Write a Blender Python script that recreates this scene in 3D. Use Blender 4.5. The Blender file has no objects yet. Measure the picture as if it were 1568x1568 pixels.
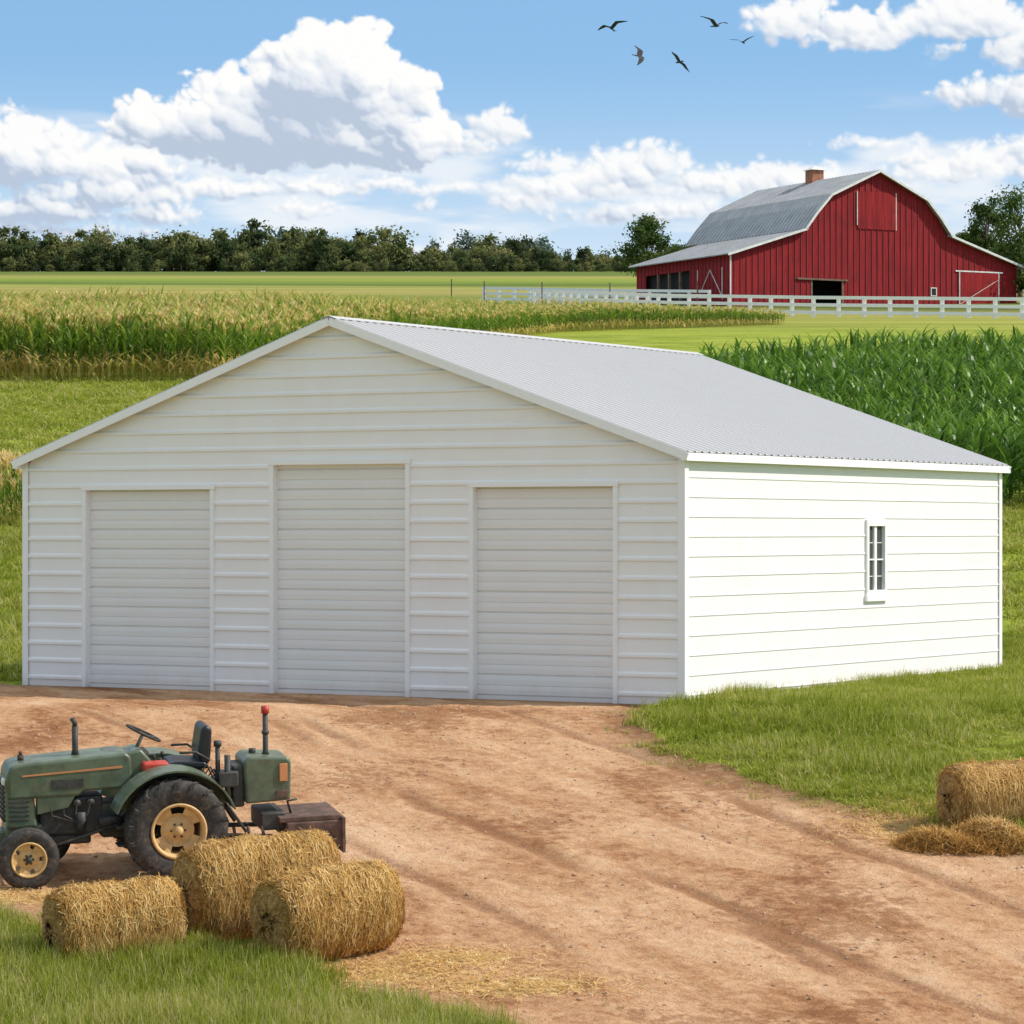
import bpy, bmesh, math, random, time
import numpy as np
from mathutils import Vector, Matrix
R = math.radians
T0 = time.time()
def tick(s): print("TICK", s, round(time.time()-T0, 1))
random.seed(7)
scene = bpy.context.scene
F = 5056.0; HC = 2.55

# ------------------------------------------------------------------ helpers
def link(o, parent=None):
    scene.collection.objects.link(o)
    if parent: o.parent = parent
    return o
def empty(name, loc=(0,0,0), rot=(0,0,0), mw=None):
    e = bpy.data.objects.new(name, None); e.empty_display_size = .3
    link(e)
    if mw is not None: e.matrix_world = mw
    else: e.location = loc; e.rotation_euler = rot
    return e
def mesh_obj(name, verts, faces, mats, parent=None, smooth=False, midx=None, tone=None, linkit=True):
    me = bpy.data.meshes.new(name)
    me.from_pydata([tuple(v) for v in verts], [], faces)
    if not isinstance(mats, (list, tuple)): mats = [mats]
    for m in mats: me.materials.append(m)
    if midx is not None: me.polygons.foreach_set("material_index", np.array(midx, dtype=np.int32))
    if smooth: me.polygons.foreach_set("use_smooth", np.ones(len(me.polygons), dtype=bool))
    if tone is not None:
        a = me.attributes.new("tone", 'FLOAT', 'POINT'); a.data.foreach_set("value", np.array(tone, dtype=np.float32))
    me.update()
    o = bpy.data.objects.new(name, me)
    if linkit: link(o, parent)
    return o
def np_mesh(name, co, quads, mat, smooth=False, tone=None, parent=None, linkit=True):
    me = bpy.data.meshes.new(name)
    co = np.asarray(co, np.float32); quads = np.asarray(quads, np.int32); k = quads.shape[1]
    me.vertices.add(len(co)); me.vertices.foreach_set("co", co.ravel())
    me.loops.add(quads.size); me.loops.foreach_set("vertex_index", quads.ravel())
    me.polygons.add(len(quads)); me.polygons.foreach_set("loop_start", np.arange(0, quads.size, k, dtype=np.int32))
    me.update(calc_edges=True)
    if smooth: me.polygons.foreach_set("use_smooth", np.ones(len(me.polygons), bool))
    me.materials.append(mat)
    if tone is not None:
        a = me.attributes.new("tone", 'FLOAT', 'POINT'); a.data.foreach_set("value", np.asarray(tone, np.float32))
    o = bpy.data.objects.new(name, me)
    if linkit: link(o, parent)
    return o

class NT:
    def __init__(s, tree): s.t = tree; s.n = tree.nodes; s.l = tree.links
    def new(s, ty, **kw):
        n = s.n.new(ty)
        for k, v in kw.items(): setattr(n, k, v)
        return n
    def put(s, sock, v):
        if isinstance(v, bpy.types.NodeSocket): s.l.new(v, sock)
        else: sock.default_value = v
    def m(s, op, a, b=None, c=None, clamp=False):
        n = s.new('ShaderNodeMath', operation=op, use_clamp=clamp)
        for i, v in enumerate((a, b, c)):
            if v is not None: s.put(n.inputs[i], v)
        return n.outputs[0]
    def v(s, op, a, b=None, c=None, out=0):
        n = s.new('ShaderNodeVectorMath', operation=op)
        for i, v in enumerate((a, b, c)):
            if v is not None: s.put(n.inputs[i], v)
        return n.outputs[out]
    def mix(s, f, a, b, mode='MIX'):
        n = s.new('ShaderNodeMix', data_type='RGBA', blend_type=mode)
        s.put(n.inputs[0], f); s.put(n.inputs[6], a); s.put(n.inputs[7], b)
        return n.outputs[2]
    def noise(s, vec, scale, detail=4, rough=.55, dist=0, col=False):
        n = s.new('ShaderNodeTexNoise')
        if vec is not None: s.l.new(vec, n.inputs['Vector'])
        n.inputs['Scale'].default_value = scale; n.inputs['Detail'].default_value = detail
        n.inputs['Roughness'].default_value = rough; n.inputs['Distortion'].default_value = dist
        return n.outputs[1 if col else 0]
    def ss(s, x, a, b, lo=0., hi=1.):
        n = s.new('ShaderNodeMapRange', interpolation_type='SMOOTHSTEP')
        s.put(n.inputs[0], x); n.inputs[1].default_value = a; n.inputs[2].default_value = b
        n.inputs[3].default_value = lo; n.inputs[4].default_value = hi
        return n.outputs[0]
    def ramp(s, x, stops):
        n = s.new('ShaderNodeValToRGB'); s.put(n.inputs[0], x)
        e = n.color_ramp.elements
        e[0].position, e[0].color = stops[0][0], (*stops[0][1], 1)
        e[1].position, e[1].color = stops[-1][0], (*stops[-1][1], 1)
        for p, c in stops[1:-1]:
            k = e.new(p); k.color = (*c, 1)
        return n.outputs[0]
    def bump(s, h, strength=.5, dist=.02):
        n = s.new('ShaderNodeBump'); n.inputs['Strength'].default_value = strength
        n.inputs['Distance'].default_value = dist; s.l.new(h, n.inputs['Height'])
        return n.outputs[0]

def newmat(name):
    m = bpy.data.materials.new(name); m.use_nodes = True
    nt = NT(m.node_tree)
    return m, nt, m.node_tree.nodes['Principled BSDF']
def c4(c): return (c[0], c[1], c[2], 1)
def pmat(name, col, rough=.6, var=.12, ns=3, bump=0, bs=40, metallic=0, dirt=None, dirtamt=.3, spec=.5):
    m, nt, b = newmat(name)
    tc = nt.new('ShaderNodeTexCoord').outputs['Object']
    n = nt.noise(tc, ns, 3, .6)
    a = c4([x*(1-var) for x in col]); bb = c4([min(1, x*(1+var)) for x in col])
    c = nt.mix(nt.ss(n, .3, .7), a, bb)
    if dirt:
        n2 = nt.noise(tc, ns*1.7, 5, .7)
        c = nt.mix(nt.ss(n2, .45, .75, 0, dirtamt), c, c4(dirt))
    nt.l.new(c, b.inputs['Base Color'])
    b.inputs['Roughness'].default_value = rough; b.inputs['Metallic'].default_value = metallic
    b.inputs['Specular IOR Level'].default_value = spec
    if bump: nt.l.new(nt.bump(nt.noise(tc, bs, 3), bump, .01), b.inputs['Normal'])
    return m
def leafmat(name, stops, trans=.35, rnd=.25, patch=0, gloss=0):
    """two sided leaf, colour from the stored tone attribute"""
    m = bpy.data.materials.new(name); m.use_nodes = True
    t = m.node_tree; nt = NT(t)
    for n in list(t.nodes): t.nodes.remove(n)
    at = nt.new('ShaderNodeAttribute', attribute_name='tone').outputs['Fac']
    oi = nt.new('ShaderNodeObjectInfo')
    x = nt.m('ADD', at, nt.m('MULTIPLY', nt.m('SUBTRACT', oi.outputs['Random'], .5), rnd))
    if patch:   # broad patches across a field, from where each plant stands
        x = nt.m('ADD', x, nt.m('MULTIPLY', nt.m('SUBTRACT', nt.noise(oi.outputs['Location'], .55, 3, .6), .5), patch))
    col = nt.ramp(x, stops)
    p = nt.new('ShaderNodeBsdfDiffuse'); nt.l.new(col, p.inputs[0])
    tr = nt.new('ShaderNodeBsdfTranslucent'); nt.l.new(col, tr.inputs[0])
    mx = nt.new('ShaderNodeMixShader'); mx.inputs[0].default_value = trans
    nt.l.new(p.outputs[0], mx.inputs[1]); nt.l.new(tr.outputs[0], mx.inputs[2]); out = mx.outputs[0]
    if gloss:
        gl = nt.new('ShaderNodeBsdfGlossy'); gl.inputs['Roughness'].default_value = .38; gl.inputs[0].default_value = (1, 1, 1, 1)
        m2 = nt.new('ShaderNodeMixShader'); m2.inputs[0].default_value = gloss
        nt.l.new(out, m2.inputs[1]); nt.l.new(gl.outputs[0], m2.inputs[2]); out = m2.outputs[0]
    o = nt.new('ShaderNodeOutputMaterial'); nt.l.new(out, o.inputs[0])
    return m

def vnoise(x, y, seed):
    r = np.random.default_rng(seed).random((64, 64))
    xi = np.floor(x).astype(int); yi = np.floor(y).astype(int)
    fx = x-xi; fy = y-yi; fx = fx*fx*(3-2*fx); fy = fy*fy*(3-2*fy)
    g = lambda a, b: r[a % 64, b % 64]
    return (g(xi, yi)*(1-fx)+g(xi+1, yi)*fx)*(1-fy)+(g(xi, yi+1)*(1-fx)+g(xi+1, yi+1)*fx)*fy
def fbm(x, y, seed, o=4):
    s = 0; a = .5
    for i in range(o): s = s+a*(vnoise(x*2**i, y*2**i, seed+i)-.5); a *= .5
    return s

# ------------------------------------------------------------------ terrain profile
PZ = [(-5000,-3.4),(5,-3.4),(15,-3.2),(22,-2.85),(26,-2.5),(46.8,0),(60,.02),(64,.25),(75,1.6),(87,3.2),(110,6.0),(135,8.7),
      (160,11.0),(185,13.2),(230,17.2),(290,22.3),(400,32),(500,40.4),(600,48.6),(800,65.3),(900,72),(1200,80),(6000,84)]
_d = np.concatenate([np.arange(-40, 1000, .25)])
_z = np.interp(_d, [p[0] for p in PZ], [p[1] for p in PZ])
_k = np.hanning(13); _k /= _k.sum()
_zs = np.convolve(np.pad(_z, 6, mode='edge'), _k, 'valid')
def prof(y):
    y = np.asarray(y, float)
    return np.where(y < 990, np.interp(y, _d, _zs), np.interp(y, [p[0] for p in PZ], [p[1] for p in PZ]))
_dd = np.arange(24, 62, .02); _pp = 812+F*(HC-prof(_dd))/_dd
def gp(px, py):   # author helper: layout bearing -> ground x,y
    y = float(np.interp(py, _pp[::-1], _dd[::-1]))
    return ((px-784)/F*y, y)

dirt_px = [(-400,1048),(38,1049),(400,1056),(1047,1080),(985,1090),(1000,1128),(1040,1160),(1130,1186),(1220,1216),(1330,1242),(1430,1262),(1568,1300),(1900,1390),
           (2100,1640),(900,1640),(700,1580),(560,1535),(430,1488),(330,1462),(200,1450),(60,1432),(0,1408),(-400,1370)]
DP = np.array([gp(*p) for p in dirt_px])
def dirt_sd(x, y):
    x = np.asarray(x, float); y = np.asarray(y, float)
    best = np.full(x.shape, 1e9); ins = np.zeros(x.shape, bool)
    for i in range(len(DP)):
        ax, ay = DP[i]; bx, by = DP[(i+1) % len(DP)]
        dx, dy = bx-ax, by-ay
        t = np.clip(((x-ax)*dx+(y-ay)*dy)/(dx*dx+dy*dy), 0, 1)
        best = np.minimum(best, np.hypot(x-ax-t*dx, y-ay-t*dy))
        ins ^= ((ay > y) != (by > y)) & (x < (bx-ax)*(y-ay)/(by-ay+1e-12)+ax)
    return np.where(ins, best, -best)
th = R(30.7); CT, ST = math.cos(th), math.sin(th)
def loc_b(x, y): return (x-2.5)*CT-(y-48)*ST, (x-2.5)*ST+(y-48)*CT
def in_building(x, y, m=.0):
    lx, ly = loc_b(x, y)
    return (lx > -12.21-m) & (lx < m) & (ly > -m) & (ly < 11.98+m)
def apron(x, y):
    lx, ly = loc_b(x, y)
    return (lx > -14) & (lx < .05) & (ly > -2.0) & (ly < .2)
def rut(x, y):
    t = .91*x+.42*y; a = -.42*x+.91*y; z = 0
    for i, t0 in enumerate((14.4, 16.3, 16.75, 18.3, 19.7, 20.2, 21.6)):
        t2 = t+1.7*fbm(a*.10+i*1.3, t*.08, 5+i)+.14*fbm(a*1.3, t*.5, 15+i)
        z = z+np.exp(-((t2-t0)/.13)**2)*np.clip(2.3*vnoise(a*.38+i*7, t*0+t0*3.1, 9+i)-.85, 0, 1.2)
    t2 = t+1.3*fbm(a*.12, t*.1, 5)
    return z, t2, a
def detail(x, y):
    sd = np.clip(dirt_sd(x, y), -1, 1)
    rz_, t2, a = rut(x, y)
    z = .055*fbm(t2*.9, a*.16, 11)+.026*fbm(t2*4., a*.6, 21)+.030*fbm(x*4.5, y*4.5, 31)+.022*fbm(x*9, y*9, 35, 2)-.032*rz_
    d = np.clip(sd*2+.2, 0, 1)
    g = .06*fbm(x*.8, y*.8, 41)+.05*fbm(x*3, y*3, 47)+.04
    zz = z*d+g*(1-d)
    near = np.clip((y-27)/3, 0, 1)*np.clip((66-y)/6, 0, 1)*np.clip((14-np.abs(x))/2, 0, 1)
    bl = in_building(x, y, .25)
    return np.where(bl, np.minimum(zz, 0)*.3, zz)*near
def gz(x, y): return prof(y)+detail(np.asarray(x, float), np.asarray(y, float))

def axis(lo, hi, step, far_lo, far_hi, g=1.12):
    a = list(np.arange(lo, hi+step/2, step)); s = step; x = a[-1]
    while x < far_hi: s *= g; x += s; a.append(x)
    s = step; x = a[0]; b = []
    while x > far_lo: s *= g; x -= s; b.append(x)
    return np.array(b[::-1]+a)
def grid_quads(nx, ny):
    ii = np.arange((ny-1)*nx).reshape(ny-1, nx)[:, :-1].ravel()
    return np.stack([ii, ii+1, ii+nx+1, ii+nx], 1)
xs = axis(-8, 9, .055, -5000, 5000, 1.10); ys = axis(29, 52, .06, -300, 5000, 1.05)
X, Y = np.meshgrid(xs, ys); x = X.ravel(); y = Y.ravel()
Zg = gz(x, y)
sd = dirt_sd(x, y)
straw_c = [(gp(560,1490),1.1,.42),(gp(690,1468),.7,.3),(gp(400,1490),1.4,.35),(gp(1450,1272),1.1,.6),(gp(1400,1245),.6,.6),(gp(150,1490),.9,.3),(gp(60,1375),1.2,.3),(gp(790,1510),.9,.3)]
st = np.zeros_like(x)
for (cx, cy), rx, ry in straw_c: st = np.maximum(st, np.exp(-((x-cx)/rx)**2-((y-cy)/(ry*1.3))**2))
m, nt, b = newmat("ground_soil_and_grass")
gobj = np_mesh("ground", np.stack([x, y, Zg], 1), grid_quads(len(xs), len(ys)), m, smooth=True)
a = gobj.data.attributes.new("dirt", 'FLOAT', 'POINT'); a.data.foreach_set("value", np.clip(sd, -5, 5).astype(np.float32))
a = gobj.data.attributes.new("straw", 'FLOAT', 'POINT'); a.data.foreach_set("value", st.astype(np.float32))
a = gobj.data.attributes.new("rut", 'FLOAT', 'POINT'); a.data.foreach_set("value", np.where(np.abs(x) < 40, rut(x, y)[0], 0).astype(np.float32))
tick("ground")
pos = nt.new('ShaderNodeNewGeometry').outputs['Position']
dsd = nt.new('ShaderNodeAttribute', attribute_name='dirt').outputs['Fac']
stw = nt.new('ShaderNodeAttribute', attribute_name='straw').outputs['Fac']
rutA = nt.new('ShaderNodeAttribute', attribute_name='rut').outputs['Fac']
mp = nt.new('ShaderNodeMapping'); nt.l.new(pos, mp.inputs[0]); mp.inputs['Rotation'].default_value = (0, 0, R(-24.8))
mp2 = nt.v('MULTIPLY', mp.outputs[0], (1.1, .30, 1))
nA = nt.noise(mp2, 1.1, 6, .66, .6); nB = nt.noise(pos, 6, 5, .70); nD = nt.noise(pos, 38, 2, .6); nE = nt.noise(pos, .42, 3, .5)
mixn = nt.m('ADD', nt.m('MULTIPLY', nA, .50), nt.m('ADD', nt.m('MULTIPLY', nB, .32), nt.m('MULTIPLY', nE, .18)))
dcol = nt.ramp(mixn, [(.37,(.28,.118,.052)),(.44,(.44,.225,.112)),(.52,(.59,.345,.190)),(.62,(.71,.465,.285))])
dcol = nt.mix(nt.ss(nD, .58, .72, 0, .42), dcol, (.24,.115,.055,1))
dcol = nt.mix(nt.m('MULTIPLY', nt.ss(rutA, .1, .9), nt.ss(nB, .38, .58, .2, .7)), dcol, (.24,.105,.05,1))
dcol = nt.mix(nt.ss(nt.m('ADD', nt.m('MULTIPLY', nE, .6), nt.m('MULTIPLY', nB, .4)), .46, .40, 0, .45), dcol, (.27,.125,.06,1))
dcol = nt.mix(nt.ss(dsd, 0, .9, .6, 0), dcol, (.22,.12,.06,1))
gN = nt.noise(pos, .35, 4, .6); gN2 = nt.noise(pos, 6, 3, .7)
gx = nt.m('ADD', nt.m('MULTIPLY', gN, .55), nt.m('MULTIPLY', gN2, .45))
gcol = nt.ramp(gx, [(.34,(.12,.15,.02)),(.46,(.25,.31,.035)),(.54,(.37,.42,.06)),(.64,(.50,.47,.13))])
sp = nt.new('ShaderNodeSeparateXYZ'); nt.l.new(pos, sp.inputs[0])
fy = nt.m('ADD', sp.outputs[1], nt.m('MULTIPLY', nt.m('SUBTRACT', nt.noise(pos, .01, 2), .5), 110))
fy = nt.m('ADD', fy, nt.m('MULTIPLY', sp.outputs[0], .35))
far = nt.ramp(nt.m('DIVIDE', fy, 1000), [(0,(.30,.35,.045)),(.19,(.30,.35,.045)),(.21,(.36,.38,.07)),(.27,(.40,.34,.10)),(.300,(.09,.12,.035)),(.312,(.22,.26,.05)),
        (.36,(.44,.36,.12)),(.40,(.30,.33,.07)),(.41,(.12,.16,.035)),(.44,(.17,.25,.04)),(.53,(.31,.35,.06)),(.60,(.40,.34,.10)),(.66,(.15,.20,.045)),(.80,(.13,.17,.04))])
fs = nt.v('MULTIPLY', pos, (.012, .10, 1)); far = nt.mix(nt.ss(nt.noise(fs, 1.5, 4, .7), .35, .65, .55, 0), far, (.12,.15,.035,1))
gcol = nt.mix(nt.ss(sp.outputs[1], 150, 230), gcol, far)
edge = nt.m('ADD', dsd, nt.m('MULTIPLY', nt.m('SUBTRACT', nt.noise(pos, 2.2, 5, .7), .5), 1.0))
col = nt.mix(nt.ss(edge, -.12, .08), gcol, dcol)
scol = nt.ramp(nB, [(.35,(.36,.21,.07)),(.5,(.62,.42,.17)),(.65,(.80,.62,.32))])
smask = nt.ss(nt.m('ADD', stw, nt.m('MULTIPLY', nt.m('SUBTRACT', nB, .5), 1.6)), .42, .72, 0, .8)
col = nt.mix(smask, col, scol)
nt.l.new(col, b.inputs['Base Color']); b.inputs['Roughness'].default_value = .95; b.inputs['Specular IOR Level'].default_value = .05
hgt = nt.noise(pos, 10, 5, .75)
nt.l.new(nt.bump(hgt, .8, .08), b.inputs['Normal'])

# ------------------------------------------------------------------ scatter with geometry nodes
def scatter(name, pts, rot, scl, idx, srcs):
    col = bpy.data.collections.new(name+"_parts")
    for i, s in enumerate(srcs):
        s.name = f"{name}_piece_{chr(97+i)}"; col.objects.link(s)
    me = bpy.data.meshes.new(name); me.vertices.add(len(pts)); me.vertices.foreach_set("co", np.asarray(pts, np.float32).ravel())
    a = me.attributes.new("rot", 'FLOAT_VECTOR', 'POINT'); a.data.foreach_set("vector", np.asarray(rot, np.float32).ravel())
    a = me.attributes.new("scl", 'FLOAT_VECTOR', 'POINT'); a.data.foreach_set("vector", np.asarray(scl, np.float32).ravel())
    a = me.attributes.new("idx", 'INT', 'POINT'); a.data.foreach_set("value", np.asarray(idx, np.int32))
    o = link(bpy.data.objects.new(name, me))
    g = bpy.data.node_groups.new(name, 'GeometryNodeTree')
    g.interface.new_socket("Geometry", in_out='INPUT', socket_type='NodeSocketGeometry')
    g.interface.new_socket("Geometry", in_out='OUTPUT', socket_type='NodeSocketGeometry')
    N = g.nodes; L = g.links
    gi = N.new('NodeGroupInput'); go = N.new('NodeGroupOutput')
    ip = N.new('GeometryNodeInstanceOnPoints'); ci = N.new('GeometryNodeCollectionInfo')
    ci.inputs['Collection'].default_value = col; ci.inputs['Separate Children'].default_value = True; ci.inputs['Reset Children'].default_value = True
    def na(n, t):
        k = N.new('GeometryNodeInputNamedAttribute'); k.data_type = t; k.inputs['Name'].default_value = n
        return k.outputs[0]
    L.new(gi.outputs[0], ip.inputs['Points']); L.new(ci.outputs[0], ip.inputs['Instance'])
    ip.inputs['Pick Instance'].default_value = True
    L.new(na('idx', 'INT'), ip.inputs['Instance Index'])
    er = N.new('FunctionNodeEulerToRotation'); L.new(na('rot', 'FLOAT_VECTOR'), er.inputs[0]); L.new(er.outputs[0], ip.inputs['Rotation'])
    L.new(na('scl', 'FLOAT_VECTOR'), ip.inputs['Scale']); L.new(ip.outputs[0], go.inputs[0])
    md = o.modifiers.new("scatter", 'NODES'); md.node_group = g
    return o

def strip(V, Fc, T, base, d, up, length, width, bend, n=3, tone=.5):
    s = Vector((-d.y, d.x, 0))
    i0 = len(V)
    for k in range(n+1):
        t = k/n
        p = base+up*(length*(t-.5*bend*t*t*.6))+d*(length*bend*t*t*.75)
        w = width*(1-t)**.7*(.6+.4*min(1, t*4)) if k < n else 0.002
        V.append(p-s*w*.5); V.append(p+s*w*.5); T += [tone+.15*t]*2
    for k in range(n): Fc.append((i0+2*k, i0+2*k+1, i0+2*k+3, i0+2*k+2))
grass_mat = leafmat("grass_blades", [(0,(.10,.14,.015)),(.38,(.23,.285,.028)),(.72,(.40,.42,.07)),(1,(.66,.57,.27))], .45, .34, 1.0)
def tuft(seed, n=20, h=.2, rad=.14):
    r = random.Random(seed); V = []; Fc = []; T = []
    for i in range(n):
        a = r.uniform(0, 6.28); q = rad*math.sqrt(r.random()); d = Vector((math.cos(a), math.sin(a), 0))
        b2 = r.uniform(0, 6.28); base = Vector((q*math.cos(b2), q*math.sin(b2), -.02))
        strip(V, Fc, T, base, d, Vector((0, 0, 1)), h*r.uniform(.4, 1.2), r.uniform(.008, .016), r.uniform(.1, 1.0), 3, r.uniform(.2, .7) if r.random() > .10 else .95)
    return mesh_obj("tuft", V, Fc, grass_mat, tone=T, linkit=False)
def grass_area(name, n, xr, yr, hs, cond, seed, ws=1.0):
    r = np.random.default_rng(seed)
    px = r.uniform(*xr, n); py = r.uniform(*yr, n)
    k = cond(px, py, r); px = px[k]; py = py[k]; n = len(px)
    s = hs*r.uniform(.55, 1.3, n)*(0.40+1.45*vnoise(px*.9, py*.9, 3)); w = ws*r.uniform(.8, 1.3, n)
    scatter(name, np.stack([px, py, gz(px, py)], 1), np.stack([r.normal(0, .14, n), r.normal(0, .14, n), r.uniform(0, 6.28, n)], 1),
            np.stack([w, w, s], 1), r.integers(0, 4, n), [tuft(seed*10+i) for i in range(4)])
def edgecond(margin=.0, amp=.5):
    def f(px, py, r):
        sd = dirt_sd(px, py)+amp*2*fbm(px*1.1, py*1.1, 61)+r.normal(0, .09, len(px))
        return (sd < margin) & ~in_building(px, py, .03) & ~apron(px, py)
    return f
grass_area("grass", 22000, (-7, 3.5), (28.5, 35.5), .95, edgecond(), 3, .9)
grass_area("grass", 32000, (1.5, 13), (36, 66), .66, edgecond(), 4, 1.25)
grass_area("grass", 14000, (-20, -6), (50, 85), .9, edgecond(), 5, 1.9)
grass_area("grass", 14000, (-32, 2), (85, 134), .8, lambda a, b, r: (a < -.04*b), 6, 3.2)
grass_area("grass", 4000, (10, 22), (62, 88), .9, lambda a, b, r: a > 0, 8, 2.4)
grass_area("grass", 9000, (-7, 9), (29, 46), .45, lambda a, b, r: (np.abs(dirt_sd(a, b)) < .6) & (r.random(len(a)) < .28) & ~in_building(a, b, .03) & ~apron(a, b), 9, .8)
def byside(a, b, r):
    lx, ly = loc_b(a, b); return (lx > .04) & (lx < .30) & (ly > .1) & (ly < 12) & (vnoise(ly*1.9, ly*0, 8) > .50)
grass_area("grass", 26000, (2, 13.5), (47, 60), .85, byside, 10, .9)
tick("grass")

# ------------------------------------------------------------------ pebbles and clods
stone_mat = pmat("pebble_stone", (.44,.26,.155), .9, .35, 8)
def pebble(seed):
    r = random.Random(seed); bm = bmesh.new(); bmesh.ops.create_icosphere(bm, subdivisions=1, radius=1)
    for v in bm.verts: v.co *= r.uniform(.8, 1.15); v.co.z *= .6
    me = bpy.data.meshes.new("p"); bm.to_mesh(me); bm.free(); me.materials.append(stone_mat)
    return bpy.data.objects.new("p", me)
r = np.random.default_rng(12); n = 14000
px = r.uniform(-7, 9, n); py = r.uniform(29, 48, n); k = (dirt_sd(px, py) > -.2) & (vnoise(px*1.2, py*1.2, 90)+r.random(n)*.5 > .7); px = px[k]; py = py[k]; n = len(px)
s = .005+.030*r.random(n)**6+.004*r.random(n)
scatter("gravel", np.stack([px, py, gz(px, py)], 1), r.uniform(0, 6.28, (n, 3))*[.1, .1, 1], np.stack([s, s, s], 1), r.integers(0, 3, n), [pebble(i) for i in range(3)])

# ------------------------------------------------------------------ corn
corn_mat = leafmat("corn_leaf", [(0,(.04,.095,.010)),(.35,(.14,.25,.024)),(.6,(.31,.40,.055)),(.8,(.66,.52,.16)),(1,(.86,.64,.30))], .42, .2, .3, .03)
corn_dark = leafmat("young_corn_leaf", [(0,(.035,.08,.012)),(.4,(.10,.21,.024)),(.75,(.24,.38,.05)),(1,(.42,.52,.13))], .4, .3, .4, .03)
def corn(seed, mat, h=2.3, tassel=True, nl=11, lw=.085):
    r = random.Random(seed); V = []; Fc = []; T = []
    up = Vector((0, 0, 1))
    for q in range(2):
        d = Vector((math.cos(q*1.57), math.sin(q*1.57), 0))
        i0 = len(V); V += [d*-.016-up*.2, d*.016-up*.2, d*.010+up*h*.95, d*-.010+up*h*.95]; T += [.8, .8, .45, .45]; Fc.append((i0, i0+1, i0+2, i0+3))
    a0 = r.uniform(0, 3.14)
    for i in range(nl):
        t = .10+.83*i/(nl-1); a = a0+math.pi*i+r.uniform(-.5, .5); d = Vector((math.cos(a), math.sin(a), 0))
        low = t < .26; hi = t > .80 and tassel
        strip(V, Fc, T, up*(h*t), d, up, h*.36*(1.25-.5*abs(t-.5))*r.uniform(.8, 1.1), lw*r.uniform(.8, 1.15), r.uniform(.7, 1.25) if not low else r.uniform(1.1, 1.6), 4,
              (r.uniform(.65, .85) if low and tassel else (r.uniform(.45, .70) if hi else r.uniform(.12, .5))))
    if tassel:
        for i in range(10):
            a = r.uniform(0, 6.28); d = Vector((math.cos(a), math.sin(a), 0))
            strip(V, Fc, T, up*(h*.90), d, up, .44, .075, r.uniform(.2, 1.2), 2, .90)
        a = r.uniform(0, 6.28); d = Vector((math.cos(a), math.sin(a), 0))
        strip(V, Fc, T, up*(h*.45), d, up, .26, .10, .35, 3, .85)
    return mesh_obj("corn", V, Fc, mat, tone=T, linkit=False)
def field(name, poly, rowdx, rowang, plantd, mat, h, tassel, seed, keep, nl=11, lw=.085, hs=None):
    r = np.random.default_rng(seed); poly = np.array(poly, float)
    ca, sa = math.cos(rowang), math.sin(rowang)
    uu = poly@np.array([ca, sa]); vv = poly@np.array([-sa, ca])
    U, Vv = np.meshgrid(np.arange(uu.min(), uu.max(), plantd), np.arange(vv.min(), vv.max(), rowdx))
    U = U.ravel()+r.normal(0, .06, U.size); Vv = Vv.ravel()+r.normal(0, .04, Vv.size)
    px = U*ca-Vv*sa; py = U*sa+Vv*ca
    ins = np.zeros(px.shape, bool)
    for i in range(len(poly)):
        ax, ay = poly[i]; bx, by = poly[(i+1) % len(poly)]
        ins ^= ((ay > py) != (by > py)) & (px < (bx-ax)*(py-ay)/(by-ay+1e-12)+ax)
    ins &= keep(px, py, r)
    px = px[ins]; py = py[ins]; n = len(px)
    s = r.uniform(.82, 1.14, n)*(0.88+.24*vnoise(px*.15, py*.15, 77))
    if hs: s = s*hs(px, py)
    scatter(name, np.stack([px, py, prof(py)], 1), np.stack([r.normal(0, .06, n), r.normal(0, .06, n), r.uniform(0, 6.28, n)], 1),
            np.stack([np.maximum(s, .75), np.maximum(s, .75), s], 1), r.integers(0, 4, n), [corn(seed*7+i, mat, h, tassel, nl, lw) for i in range(4)])
    print(name, n)
field("corn_field", [(-50,134),(-11,133),(3,200),(18,217),(18,223),(2,214),(-12,184),(-50,178)], .8, R(4), .33, corn_mat, 2.4, True, 5,
      lambda a, b, r: a > -.17*b-9, 12, .13, hs=lambda a, b: np.interp(a, [-12, -4, 3, 18], [1, .8, .58, .34]))
field("corn_field", [(6,86),(13.3,86),(24,87),(40,142),(26,139),(17.5,132),(6.5,121)], .8, R(72), .30, corn_dark, 1.80, False, 6, lambda a, b, r: (a < .165*b+9), 13, .125)
field("corn_field", [(-25,83),(-11.2,82),(-11.5,88),(-25,89)], .8, R(0), .3, corn_mat, 1.1, True, 8, lambda a, b, r: a > -99)
tick("corn")

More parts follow.
